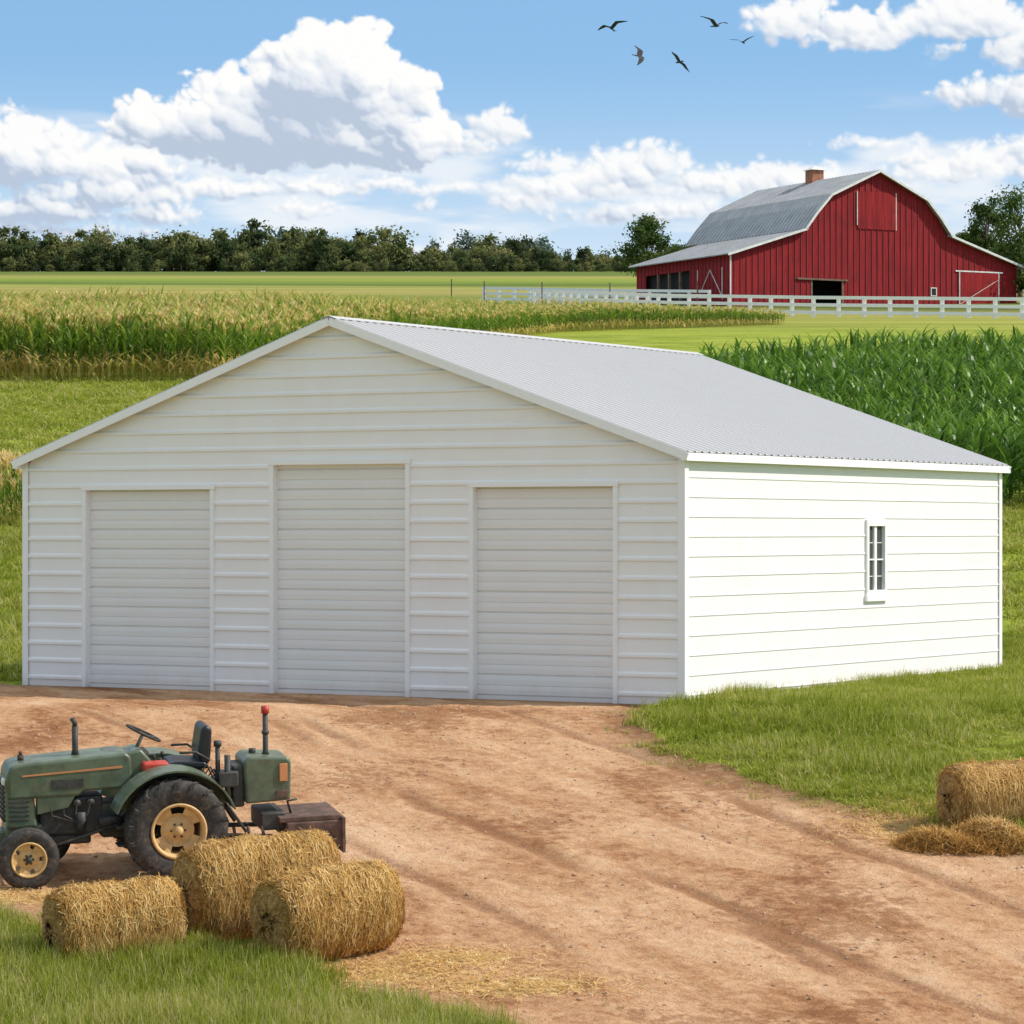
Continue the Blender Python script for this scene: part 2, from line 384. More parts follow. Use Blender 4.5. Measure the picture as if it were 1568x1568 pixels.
# ------------------------------------------------------------------ trees
bark = pmat("tree_bark", (.14,.11,.08), .9, .3, 4, .5, 12)
def treemesh(seed, h, cr, nclump, per, leaf, mat, trunk_h=.35, linkit=False, name="tree", clump=.30, parent=None):
    r = random.Random(seed); rr_ = np.random.default_rng(seed); V = []; Fc = []
    def tube(p, q, ra, rb, seg=6):
        d = (q-p).normalized(); u = d.orthogonal().normalized(); w = d.cross(u); i0 = len(V)
        for c, rr in ((p, ra), (q, rb)):
            for k in range(seg):
                an = 6.283*k/seg; V.append(tuple(c+(u*math.cos(an)+w*math.sin(an))*rr))
        for k in range(seg): Fc.append((i0+k, i0+(k+1) % seg, i0+seg+(k+1) % seg, i0+seg+k))
    top = Vector((r.uniform(-.3, .3), r.uniform(-.3, .3), h*.75)); rb = h*.028
    pts = [Vector((0, 0, -.5))]
    for k in range(1, 6): pts.append(Vector((top.x*k/5+r.uniform(-.1, .1), top.y*k/5+r.uniform(-.1, .1), top.z*k/5)))
    for k in range(5): tube(pts[k], pts[k+1], rb*(1-.17*k), rb*(1-.17*(k+1)))
    th_ = h*trunk_h; cen = Vector((0, 0, th_+(h-th_)*.5)); hh = (h-th_)*.5
    CO = []; TO = []
    for c in range(nclump):
        while True:
            v = Vector((r.uniform(-1, 1), r.uniform(-1, 1), r.uniform(-1, 1)))
            if .35 < v.length < 1: break
        wz = 1-.35*max(0, v.z)
        cc = cen+Vector((v.x*cr*.8*wz, v.y*cr*.8*wz, v.z*hh*.85))
        k = min(4, max(1, int(cc.z/h*5))); tube(pts[k], cc, rb*.35, rb*.08, 4)
        cs = cr*clump*r.uniform(.7, 1.3); ct = r.uniform(-.15, .18)
        g = rr_.normal(0, 1, (per, 3))*[.5, .5, .4]
        gn = g/(np.linalg.norm(g, axis=1, keepdims=True)+1e-6)
        nr = gn*.8+rr_.uniform(-1, 1, (per, 3))*[1, 1, .7]+[0, 0, .3]; nr /= np.linalg.norm(nr, axis=1, keepdims=True)
        q = rr_.normal(0, 1, (per, 3)); u = np.cross(nr, q); u /= np.linalg.norm(u, axis=1, keepdims=True); w = np.cross(nr, u)
        s = leaf*rr_.uniform(.6, 1.3, (per, 1)); p = np.array(cc)+g*cs
        CO.append(np.stack([p-u*s, p-w*s*.55, p+u*s, p+w*s*.55], 1).reshape(-1, 3))
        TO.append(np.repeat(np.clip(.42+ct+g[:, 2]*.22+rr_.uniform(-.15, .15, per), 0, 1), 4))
    CO = np.concatenate(CO); TO = np.concatenate(TO)
    co = np.concatenate([np.array(V), CO]); n0 = len(V); nq = len(CO)//4
    quads = np.concatenate([np.array(Fc), n0+np.arange(nq*4).reshape(-1, 4)])
    o = np_mesh(name, co, quads, bark, tone=np.concatenate([np.full(n0, .3), TO]), linkit=linkit, parent=parent)
    o.data.materials.append(mat)
    o.data.polygons.foreach_set("material_index", np.concatenate([np.zeros(len(Fc), np.int32), np.ones(nq, np.int32)]))
    return o
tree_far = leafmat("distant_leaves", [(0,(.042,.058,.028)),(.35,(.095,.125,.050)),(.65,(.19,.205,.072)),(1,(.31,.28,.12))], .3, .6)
tree_haze = leafmat("hazy_leaves", [(0,(.09,.13,.13)),(.5,(.15,.20,.16)),(1,(.22,.26,.18))], .3, .4)  # bluish distance haze painted into the leaf colour
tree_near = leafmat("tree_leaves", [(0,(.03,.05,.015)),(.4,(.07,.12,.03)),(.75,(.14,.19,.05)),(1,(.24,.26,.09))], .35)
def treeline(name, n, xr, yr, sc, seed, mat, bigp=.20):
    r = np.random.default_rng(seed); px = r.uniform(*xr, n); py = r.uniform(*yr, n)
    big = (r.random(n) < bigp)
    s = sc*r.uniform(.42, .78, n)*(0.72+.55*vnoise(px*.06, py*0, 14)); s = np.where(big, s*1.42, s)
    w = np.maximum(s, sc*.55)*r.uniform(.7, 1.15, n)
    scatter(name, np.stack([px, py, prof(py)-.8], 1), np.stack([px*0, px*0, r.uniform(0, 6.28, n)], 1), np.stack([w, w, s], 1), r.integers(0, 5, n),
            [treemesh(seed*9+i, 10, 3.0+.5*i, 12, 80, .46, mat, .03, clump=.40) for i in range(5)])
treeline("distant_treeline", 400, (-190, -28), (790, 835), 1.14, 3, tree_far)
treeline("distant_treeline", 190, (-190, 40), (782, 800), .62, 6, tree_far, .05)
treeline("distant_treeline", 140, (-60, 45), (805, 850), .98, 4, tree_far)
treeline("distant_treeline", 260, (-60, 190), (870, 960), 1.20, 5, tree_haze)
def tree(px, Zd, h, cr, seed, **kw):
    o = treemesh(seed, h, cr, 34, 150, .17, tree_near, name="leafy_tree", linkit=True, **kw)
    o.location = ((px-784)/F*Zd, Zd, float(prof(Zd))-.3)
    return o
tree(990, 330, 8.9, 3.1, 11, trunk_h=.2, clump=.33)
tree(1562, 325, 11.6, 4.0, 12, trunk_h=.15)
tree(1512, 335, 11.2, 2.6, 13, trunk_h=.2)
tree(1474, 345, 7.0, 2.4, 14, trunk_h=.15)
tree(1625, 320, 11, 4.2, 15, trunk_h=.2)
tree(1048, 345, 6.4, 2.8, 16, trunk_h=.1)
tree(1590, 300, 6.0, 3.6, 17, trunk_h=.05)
tick("trees")

# ------------------------------------------------------------------ boxes etc
def add_box(V, Fc, x0, x1, y0, y1, z0, z1):
    i = len(V)
    V += [(x0,y0,z0),(x1,y0,z0),(x1,y1,z0),(x0,y1,z0),(x0,y0,z1),(x1,y0,z1),(x1,y1,z1),(x0,y1,z1)]
    Fc += [(i,i+3,i+2,i+1),(i+4,i+5,i+6,i+7),(i,i+1,i+5,i+4),(i+1,i+2,i+6,i+5),(i+2,i+3,i+7,i+6),(i+3,i,i+4,i+7)]
def box(name, x0, x1, y0, y1, z0, z1, mat, parent=None, bev=0):
    V = []; Fc = []; add_box(V, Fc, x0, x1, y0, y1, z0, z1)
    return mesh_obj(name, V, Fc, mat, parent)
def beam(V, Fc, p, q, w, h, up=Vector((0, 0, 1))):
    p = Vector(p); q = Vector(q); d = (q-p).normalized(); s = d.cross(up).normalized(); u = s.cross(d)
    i = len(V)
    for c in (p, q):
        for a, b_ in ((-1,-1),(1,-1),(1,1),(-1,1)): V.append(c+s*a*w/2+u*b_*h/2)
    Fc += [(i,i+1,i+2,i+3),(i+4,i+7,i+6,i+5)]+[(i+k, i+4+k, i+4+(k+1) % 4, i+(k+1) % 4) for k in range(4)]

# ------------------------------------------------------------------ GARAGE
W, L, EV, RG = 12.21, 11.98, 3.69, 5.80
garage = empty("white_metal_garage", (2.5, 48.0, 0), (0, 0, -th))
def whitemat(name, col, rough=.45, streak=.03):
    m, nt, b = newmat(name)
    tc = nt.new('ShaderNodeTexCoord').outputs['Object']
    n1 = nt.noise(nt.v('MULTIPLY', tc, (1.2, 1.2, .5)), 1.5, 4, .6)
    c = nt.mix(nt.ss(n1, .35, .7), c4(col), c4([col[0]*(1-streak*.5), col[1]*(1-streak), col[2]*(1-streak*1.2)]))
    sp = nt.new('ShaderNodeSeparateXYZ'); nt.l.new(tc, sp.inputs[0])
    dz = nt.m('ADD', sp.outputs[2], nt.m('MULTIPLY', n1, -.35))
    c = nt.mix(nt.ss(dz, -.15, .10, .35, 0), c, (.60,.47,.38,1))
    nt.l.new(c, b.inputs['Base Color']); b.inputs['Roughness'].default_value = rough; b.inputs['Specular IOR Level'].default_value = .3
    return m
wht = whitemat("white_painted_siding", (.905,.875,.85)); trimw = whitemat("white_trim", (.92,.895,.875), .4, .01)
doorm = whitemat("white_roll_up_door", (.84,.815,.785), .4, .02)
roofm = whitemat("pale_metal_roof", (.56,.545,.54), .5, .02)
def rows(z0, z1, p, rib, zoff, depth):
    pts = []; k = math.floor((z0-zoff)/p)-1
    while zoff+k*p < z1+p:
        zb = zoff+k*p
        pts += [(zb, 0), (zb+.003, depth), (zb+rib*.55, depth), (zb+rib, 0)]; k += 1
    zz = [q[0] for q in pts]; oo = [q[1] for q in pts]
    return [(z0, float(np.interp(z0, zz, oo)))]+[q for q in pts if z0 < q[0] < z1]+[(z1, float(np.interp(z1, zz, oo)))]
def panel(V, Fc, rws, lo, hi, mapf):
    i0 = len(V)
    for z, o in rws: V.append(mapf(lo(z), o, z)); V.append(mapf(hi(z), o, z))
    for k in range(len(rws)-1): Fc.append((i0+2*k, i0+2*k+1, i0+2*k+3, i0+2*k+2))
V = []; Fc = []
fm = lambda x, o, z: (x, -o, z)
P = .283
def fr(z0, z1, a, b_): panel(V, Fc, rows(z0, z1, P, .075, .12, .022), a if callable(a) else (lambda z: a), b_ if callable(b_) else (lambda z: b_), fm)
D = [(-10.93,-8.454,3.20),(-7.234,-4.786,3.57),(-3.572,-1.164,3.20)]
for a0, b0 in ((-W,-10.93),(-8.454,-7.234),(-4.786,-3.572),(-1.164,0)): fr(-.3, 3.20, a0, b0)
fr(3.20, 3.57, -W, -7.234); fr(3.20, 3.57, -4.786, 0)
sl = (RG-EV)/(W/2)
fr(3.57, RG-.02, lambda z: -W if z < EV else -W+(z-EV)/sl, lambda z: 0 if z < EV else -(z-EV)/sl)
mesh_obj("front_wall", V, Fc, wht, garage)
V = []; Fc = []
bm_ = lambda x, o, z: (x, L+o, z)
panel(V, Fc, rows(-.3, RG-.02, P, .06, .12, .018), lambda z: -W if z < EV else -W+(z-EV)/sl, lambda z: 0 if z < EV else -(z-EV)/sl, bm_)
mesh_obj("back_wall", V, Fc, wht, garage)
V = []; Fc = []
panel(V, Fc, rows(-.3, EV, P, .06, .12, .018), lambda z: 0, lambda z: L, lambda y_, o, z: (-W-o, y_, z))
mesh_obj("left_wall", V, Fc, wht, garage)
V = []; Fc = []
sm = lambda y_, o, z: (o, y_, z)
def sr(z0, z1, a, b_): panel(V, Fc, rows(z0, z1, .290, .035, .13, .012), lambda z: a, lambda z: b_, sm)
WY0, WY1, WZ0, WZ1 = 6.36, 6.98, 1.53, 2.62
sr(-.3, WZ0, 0, L); sr(WZ0, WZ1, 0, WY0); sr(WZ0, WZ1, WY1, L); sr(WZ1, EV, 0, L)
mesh_obj("side_wall", V, Fc, wht, garage)
for i, (a0, b0, h) in enumerate(D):
    V = []; Fc = []
    p = .312; z = -.26; pts = []
    while z < h:
        pts += [(z, 0), (z+.008, -.026), (z+.024, -.026), (z+.030, 0), (z+.10, .004), (z+.156, .0), (z+.160, -.010), (z+.168, -.010), (z+.172, 0), (z+.25, .004)]; z += p
    pts = [q for q in pts if q[0] < h]+[(h, 0)]
    panel(V, Fc, pts, lambda z: a0, lambda z: b0, lambda x, o, z: (x, .09-o, z))
    mesh_obj(f"roll_up_door_{i+1}", V, Fc, doorm, garage)
    V = []; Fc = []
    add_box(V, Fc, a0-.075, a0, -.036, .12, -.3, h); add_box(V, Fc, b0, b0+.075, -.036, .12, -.3, h)
    add_box(V, Fc, a0-.09, b0+.09, -.046, .12, h, h+.075)
    mesh_obj(f"door_frame_{i+1}", V, Fc, trimw, garage)
    box(f"door_bottom_bar_{i+1}", a0+.003, b0-.003, .060, .092, -.02, .06, doorm, garage)
V = []; Fc = []
yy = []; y_ = -.16
while y_ < L+.14:
    yy += [(y_, 0), (y_+.02, .024), (y_+.05, .024), (y_+.07, 0)]; y_ += .229
for sgn in (1, -1):
    i0 = len(V)
    for q, o in yy:
        V.append((-W/2, q, RG+.04+o)); xe = W/2+.13; V.append((-W/2+sgn*xe, q, RG+.04+o-sl*xe))
    for k in range(len(yy)-1): Fc.append((i0+2*k, i0+2*k+1, i0+2*k+3, i0+2*k+2))
mesh_obj("roof_panels", V, Fc, roofm, garage)
V = []; Fc = []
ze = RG+.04-sl*(W/2+.13)
for sgn in (1, -1):
    add = -W/2+sgn*(W/2+.135)
    x0_, x1_ = sorted((-W/2+sgn*(W/2+.025), add)); add_box(V, Fc, x0_, x1_, -.16, L+.16, ze-.125, ze-.008)
    for yb in (-.15, L+.13):
        beam(V, Fc, (-W/2, yb, RG-.025), (-W/2+sgn*(W/2+.14), yb, RG-.025-sl*(W/2+.14)), .03, .12)
mesh_obj("roof_trim", V, Fc, trimw, garage)
V = []; Fc = []
for sgn in (1, -1): beam(V, Fc, (-W/2+sgn*.07, -.17, RG+.04), (-W/2+sgn*.07, L+.17, RG+.04), .14, .008, up=Vector((sgn*sl, 0, 1)).normalized())
mesh_obj("ridge_cap", V, Fc, roofm, garage)
V = []; Fc = []
for xa, xb, ya, yb in ((-.085,.03,-.033,-.0225),(.0125,.032,-.0329,.09),(-W-.03,-W+.085,-.033,-.0225),(.0125,.03,L-.09,L+.03),(-W-.03,-W-.019,-.0215,.09)):
    add_box(V, Fc, xa, xb, ya, yb, -.3, EV-.02)
mesh_obj("corner_trim", V, Fc, trimw, garage)
box("floor", -W+.02, -.02, .14, L-.02, -.28, -.2, wht, garage)
glass, nt, b = newmat("window_glass"); b.inputs['Base Color'].default_value = (.06,.065,.07,1); b.inputs['Roughness'].default_value = .12
V = []; Fc = []
fw = .075
def wb(a, b_, c, d, x0=-.03, x1=.045): add_box(V, Fc, x0, x1, a, b_, c, d)
wb(WY0-fw, WY0+.0, WZ0-.03, WZ1+.10); wb(WY1, WY1+fw, WZ0-.03, WZ1+.10); wb(WY0, WY1, WZ1, WZ1+.10); wb(WY0-.11, WY1+.11, WZ0-.13, WZ0-.0305, -.03, .06)
wb(WY0, WY1, WZ0-.03, WZ0+.05)
wb(WY0, WY1, (WZ0+WZ1)/2-.012, (WZ0+WZ1)/2+.012, -.03, .012)
yv = WY0+(WY1-WY0)*.5; wb(yv-.045, yv+.045, WZ0+.05, (WZ0+WZ1)/2-.012, -.028, .015); wb(yv-.045, yv+.045, (WZ0+WZ1)/2+.012, WZ1, -.028, .015)
for zt in ((WZ0*.75+WZ1*.25), (WZ0*.25+WZ1*.75)): wb(WY0, WY1, zt-.006, zt+.006, -.0275, -.008)
mesh_obj("window_frame", V, Fc, trimw, garage)
mesh_obj("window_pane", [(-.02,WY0,WZ0),(-.02,WY1,WZ0),(-.02,WY1,WZ1),(-.02,WY0,WZ1)], [(0,1,2,3)], glass, garage)

# ------------------------------------------------------------------ BARN
phi = R(28); BZ = 22.55
barn = empty("red_barn", (18.9, 285, BZ), (0, 0, phi))
m, nt, b = newmat("red_barn_boards")
tc = nt.new('ShaderNodeTexCoord').outputs['Object']
n1 = nt.noise(nt.v('MULTIPLY', tc, (4, 4, .25)), 1.2, 4, .65); n2 = nt.noise(tc, .5, 3)
c = nt.mix(nt.ss(n1, .3, .7), (.20,.008,.012,1), (.37,.018,.020,1)); c = nt.mix(nt.ss(n2, .45, .75, 0, .5), c, (.15,.010,.012,1))
nt.l.new(c, b.inputs['Base Color']); b.inputs['Roughness'].default_value = .65; b.inputs['Specular IOR Level'].default_value = .2
red = m
redtrim = pmat("dark_red_trim", (.20,.010,.012), .6)
broof = pmat("grey_metal_barn_roof", (.36,.375,.39), .5, .12, .8, dirt=(.27,.25,.23), dirtamt=.25)
wtrim = pmat("barn_white_trim", (.75,.73,.70), .6)
dark = pmat("shade_and_pane_black", (.02,.018,.016), .9)
wood = pmat("weathered_wood", (.20,.13,.09), .9, .3)
BW = 30.4; LJ, RJ = 7.6, 22.8; LK, RK = 10.1, 20.3; HE, HJ, HK, HP = 3.95, 6.3, 9.4, 11.75
oul = [(0,HE),(LJ,HJ),(8.6,7.8),(LK,HK),(15.2,HP),(RK,HK),(21.8,7.8),(RJ,HJ),(BW,HE)]
def oh(u): return float(np.interp(u, [p[0] for p in oul], [p[1] for p in oul]))
def colwall(name, us, bottoms, mapf, topf, mat=None):
    V = []; Fc = []
    for k in range(len(us)-1):
        i0 = len(V); b0 = bottoms[k]
        V += [mapf(us[k], b0), mapf(us[k+1], b0), mapf(us[k+1], topf(us[k+1])), mapf(us[k], topf(us[k]))]; Fc.append((i0, i0+1, i0+2, i0+3))
    return mesh_obj(name, V, Fc, mat or red, barn)
LL, LM = 16.2, 19.5
us2 = [0,4,LJ,8.2,8.6,LK,11.6,15.2,RK,21.8,RJ,26,BW]; bt2 = [-1.5]*13; bt2[3] = bt2[4] = bt2[5] = 1.9
colwall("front_wall", us2, bt2, lambda u, z: (u, 0, z), oh)
mi = [u for u in us2 if LJ <= u <= RJ]
colwall("back_wall", mi, [-1.5]*20, lambda u, z: (u, LM, z), oh)
colwall("lean_to_back_wall", [0, LJ], [-1.5]*3, lambda u, z: (u, LL, z), oh)
colwall("lean_to_back_wall_right", [RJ, BW], [-1.5]*3, lambda u, z: (u, LL, z), oh)
ls = [0, 1.2, 5.6, 6.0, 6.9, 10.5, 14.5, LL]
colwall("left_wall", ls, [-1.5, -1.5, -1.5, -1.5, 2.9, 2.9, -1.5, -1.5], lambda v, z: (0, v, z), lambda u: HE-.02)
colwall("right_wall", [0, LL], [-1.5]*2, lambda v, z: (BW, v, z), lambda u: HE-.02)
colwall("main_left_wall", [LL, LM], [-1.5]*2, lambda v, z: (LJ, v, z), lambda u: HJ)
box("interior_shade_block", .5, BW-.5, 3.5, LL-.5, -1.4, 3.5, dark, barn)  # solid near-black box, its colour stands in for the shade inside the barn
V = []; Fc = []; u = .35
while u < BW:
    zb = 1.95 if 8.2 < u < 11.6 else -1.5
    add_box(V, Fc, u-.035, u+.035, -.05, -.003, zb, oh(u)-.12); u += .62
v_ = .5
while v_ < LL:
    zb = 2.95 if 6.9 < v_ < 14.5 else -1.5
    add_box(V, Fc, -.05, -.003, v_-.035, v_+.035, zb, HE-.1); v_ += .62
mesh_obj("wall_battens", V, Fc, redtrim, barn)
V = []; Fc = []
def fb(a, b_, c, d, y0=-.09, y1=-.052): add_box(V, Fc, a, b_, y0, y1, c, d)
a0, b0, c0, d0 = 13.0, 17.2, 6.6, 9.9
fb(a0, a0+.07, c0+.3, d0); fb(b0-.07, b0, c0, d0)
a0, b0, c0, d0 = 24.0, 28.4, -1, 3.2
fb(a0, a0+.08, c0, d0); fb(b0-.08, b0, c0, d0); fb(a0-.4, b0+.4, d0, d0+.12)
beam(V, Fc, (a0+.1, -.07, .3), (b0-.1, -.07, 2.6), .04, .03, up=Vector((0, 1, 0)))
fb(20.9, 21.55, .9, .98); fb(20.9, 20.98, .98, 1.6); fb(21.47, 21.55, .98, 1.6); fb(20.9, 21.55, 1.6, 1.68)
add_box(V, Fc, -.14, -.04, -.12, -.02, -1, HE-.1)
for va, vb in ((1.3, 5.4),):
    add_box(V, Fc, -.09, -.052, va, va+.08, 0, 2.8); add_box(V, Fc, -.09, -.052, vb, vb+.08, 0, 2.8)
    beam(V, Fc, (-.07, va, .2), (-.07, (va+vb)/2, 2.7), .08, .04); beam(V, Fc, (-.07, (va+vb)/2, 2.7), (-.07, vb, .2), .08, .04)
mesh_obj("white_door_trim", V, Fc, wtrim, barn)
box("loft_door", 13.1, 17.1, -.08, -.051, 6.6, 9.9, red, barn)
box("sliding_door", 24.1, 28.3, -.066, -.051, -1, 3.2, red, barn)
box("small_window", 21.0, 21.45, -.06, -.04, 1.0, 1.58, dark, barn)
V = []; Fc = []
for vv in (8.6, 10.5, 12.4): add_box(V, Fc, .02, .22, vv, vv+.2, -1.5, 2.9)
add_box(V, Fc, .3, 3, 6.9, 6.95, -1, 2)
add_box(V, Fc, 8.2, 8.35, -.05, .1, -1, 1.9); add_box(V, Fc, 11.45, 11.6, -.05, .1, -1, 1.9); add_box(V, Fc, 6.7, 12, -.16, -.06, 1.9, 2.05)
mesh_obj("timber_posts", V, Fc, wood, barn)
V = []; Fc = []
def slab(p0, p1, y0, y1, t=.10, seam=.6):
    (u0, z0), (u1, z1) = p0, p1
    i = len(V); d = Vector((u1-u0, 0, z1-z0)).normalized(); n_ = Vector((-d.z, 0, d.x))
    if n_.z < 0: n_ = -n_
    n_ *= t
    V.extend([(u0,y0,z0),(u1,y0,z1),(u1,y1,z1),(u0,y1,z0),(u0+n_.x,y0,z0+n_.z),(u1+n_.x,y0,z1+n_.z),(u1+n_.x,y1,z1+n_.z),(u0+n_.x,y1,z0+n_.z)])
    Fc.extend([(i,i+3,i+2,i+1),(i+4,i+5,i+6,i+7),(i,i+1,i+5,i+4),(i+1,i+2,i+6,i+5),(i+2,i+3,i+7,i+6),(i+3,i,i+4,i+7)])
    y = y0+.3
    while y < y1:
        beam(V, Fc, (u0+n_.x*1.2, y, z0+n_.z*1.2), (u1+n_.x*1.2, y, z1+n_.z*1.2), .05, .05); y += seam
sL = (HJ-HE)/LJ
slab((-.6,HE-.6*sL),(LJ+.1,HJ),-.5,LL+.4); slab((BW+.6,HE-.6*sL),(RJ-.1,HJ),-.5,LL+.4)
slab((LJ-.25,HJ-.05),(8.6,7.8),-.5,LM+.4); slab((8.6,7.8),(LK,HK),-.5,LM+.4); slab((LK,HK),(15.2,HP),-.5,LM+.4)
slab((RJ+.25,HJ-.05),(21.8,7.8),-.5,LM+.4); slab((21.8,7.8),(RK,HK),-.5,LM+.4); slab((RK,HK),(15.2,HP),-.5,LM+.4)
mesh_obj("roof", V, Fc, broof, barn)
V = []; Fc = []
for seq in ([(-.6,HE-.6*sL),(LJ-.1,HJ)],[(LJ-.2,HJ),(8.6,7.8),(LK,HK),(15.2,HP),(RK,HK),(21.8,7.8),(RJ+.2,HJ)],[(RJ+.1,HJ),(BW+.6,HE-.6*sL)]):
    for a0, b0 in zip(seq, seq[1:]): beam(V, Fc, (a0[0], -.53, a0[1]+.0), (b0[0], -.53, b0[1]+.0), .05, .20)
mesh_obj("roof_edge_trim", V, Fc, wtrim, barn)
brick = pmat("chimney_brick", (.38,.15,.09), .85, .3, 3)
V = []; Fc = []; add_box(V, Fc, 14.6, 15.8, 9.5, 10.7, HP-.6, HP+1.05); mesh_obj("brick_cupola", V, Fc, brick, barn)
V = [(14.4,9.3,HP+1.05),(16,9.3,HP+1.05),(16,10.9,HP+1.05),(14.4,10.9,HP+1.05),(15.2,10.1,HP+1.5)]; Fc = [(0,3,2,1),(0,1,4),(1,2,4),(2,3,4),(3,0,4)]
mesh_obj("cupola_cap", V, Fc, wtrim, barn)

# ------------------------------------------------------------------ fence
fw_ = pmat("white_fence_paint", (.90,.885,.86), .6, .04)
def fence(pts, sp_, h, rails=3):
    V = []; Fc = []; pts = [Vector(p) for p in pts]; prev = None
    for a0, b0 in zip(pts, pts[1:]):
        n = max(1, round((b0-a0).length/sp_))
        for k in range(n+(b0 is pts[-1])):
            p = a0.lerp(b0, k/n); z = float(prof(p.y))
            add_box(V, Fc, p.x-.15, p.x+.15, p.y-.10, p.y+.10, z-.3, z+h+.12)
            if prev is not None:
                for rr in range(rails):
                    zz = .32+(h-.32)*rr/(rails-1)
                    beam(V, Fc, (prev[0], prev[1]-.13, prev[2]+zz), (p.x, p.y-.13, z+zz), .05, .24)
            prev = (p.x, p.y, z)
    return mesh_obj("white_rail_fence", V, Fc, fw_)
fence([(1.9,281),(6,268),(12,252),(22,241),(36,233),(62,226)], 2.05, 1.40)
fence([(-2.6,305),(3,298),(12,288),(17,284.5)], 2.1, 1.30)
fence([(46,262),(52,258),(66,255)], 2.1, 1.2)
V = []; Fc = []
for xx, yy_ in ((-5.5,300),(-2.4,285),(2.5,275),(8,270),(16,285)):
    z = float(prof(yy_)); add_box(V, Fc, xx-.05, xx+.05, yy_-.05, yy_+.05, z-.2, z+2.2)
mesh_obj("wooden_posts", V, Fc, wood)
tick("buildings")

def ground_matrix(x_, y_, yaw):
    e = .6
    zx = float(prof(y_+e)-prof(y_-e))/(2*e)
    n = Vector((0, -zx, 1)).normalized()
    xa = Vector((math.cos(yaw), math.sin(yaw), 0)); xa = (xa-n*xa.dot(n)).normalized(); ya = n.cross(xa)
    M = Matrix((xa, ya, n)).transposed().to_4x4(); M.translation = (x_, y_, float(prof(y_)))
    return M

# ------------------------------------------------------------------ hay bales
straw = leafmat("straw_strands", [(0,(.23,.10,.022)),(.35,(.52,.285,.080)),(.7,(.78,.51,.19)),(1,(.94,.74,.40))], .15, 0)
core, nt, b = newmat("straw_core")
tc = nt.new('ShaderNodeTexCoord').outputs['Object']
nn = nt.noise(nt.v('MULTIPLY', tc, (11, 1.6, 1.6)), 6, 5, .75)
nt.l.new(nt.ramp(nn, [(.35,(.15,.07,.018)),(.5,(.42,.23,.065)),(.65,(.62,.40,.14))]), b.inputs['Base Color']); b.inputs['Roughness'].default_value = .9
nt.l.new(nt.bump(nn, 1, .04), b.inputs['Normal'])
class Strands:
    def __init__(s): s.p = []; s.d = []; s.n = []; s.ln = []; s.w = []; s.t = []; s.lf = []
    def add(s, p, d, n, ln, w, tone, lift): s.p.append(tuple(p)); s.d.append(tuple(d)); s.n.append(tuple(n)); s.ln.append(ln); s.w.append(w); s.t.append(tone); s.lf.append(lift)
    def build(s, name, seed, parent=None):
        r = np.random.default_rng(seed); N = len(s.p)
        p = np.array(s.p); d = np.array(s.d); n = np.array(s.n); ln = np.array(s.ln)[:, None]; w = np.array(s.w)[:, None]; lf = np.array(s.lf)[:, None]
        sv_ = np.cross(d, n); sv_ /= np.linalg.norm(sv_, axis=1, keepdims=True)+1e-9
        bend = r.uniform(-1, 1, (N, 3))*ln*.12; rows_ = []
        for k, t in enumerate((-.5, 0, .5)):
            c = p+d*(ln*t)+n*(lf*(abs(t)*2*r.uniform(-.5, .8, (N, 1))+.2))+(bend if k == 1 else 0)
            rows_ += [c-sv_*w/2, c+sv_*w/2]
        co = np.stack(rows_, 1).reshape(-1, 3); b0 = np.arange(N)[:, None]*6
        q = np.concatenate([b0+np.array([[0, 1, 3, 2]]), b0+np.array([[2, 3, 5, 4]])])
        return np_mesh(name, co, q, straw, tone=np.repeat(np.array(s.t), 6), parent=parent)
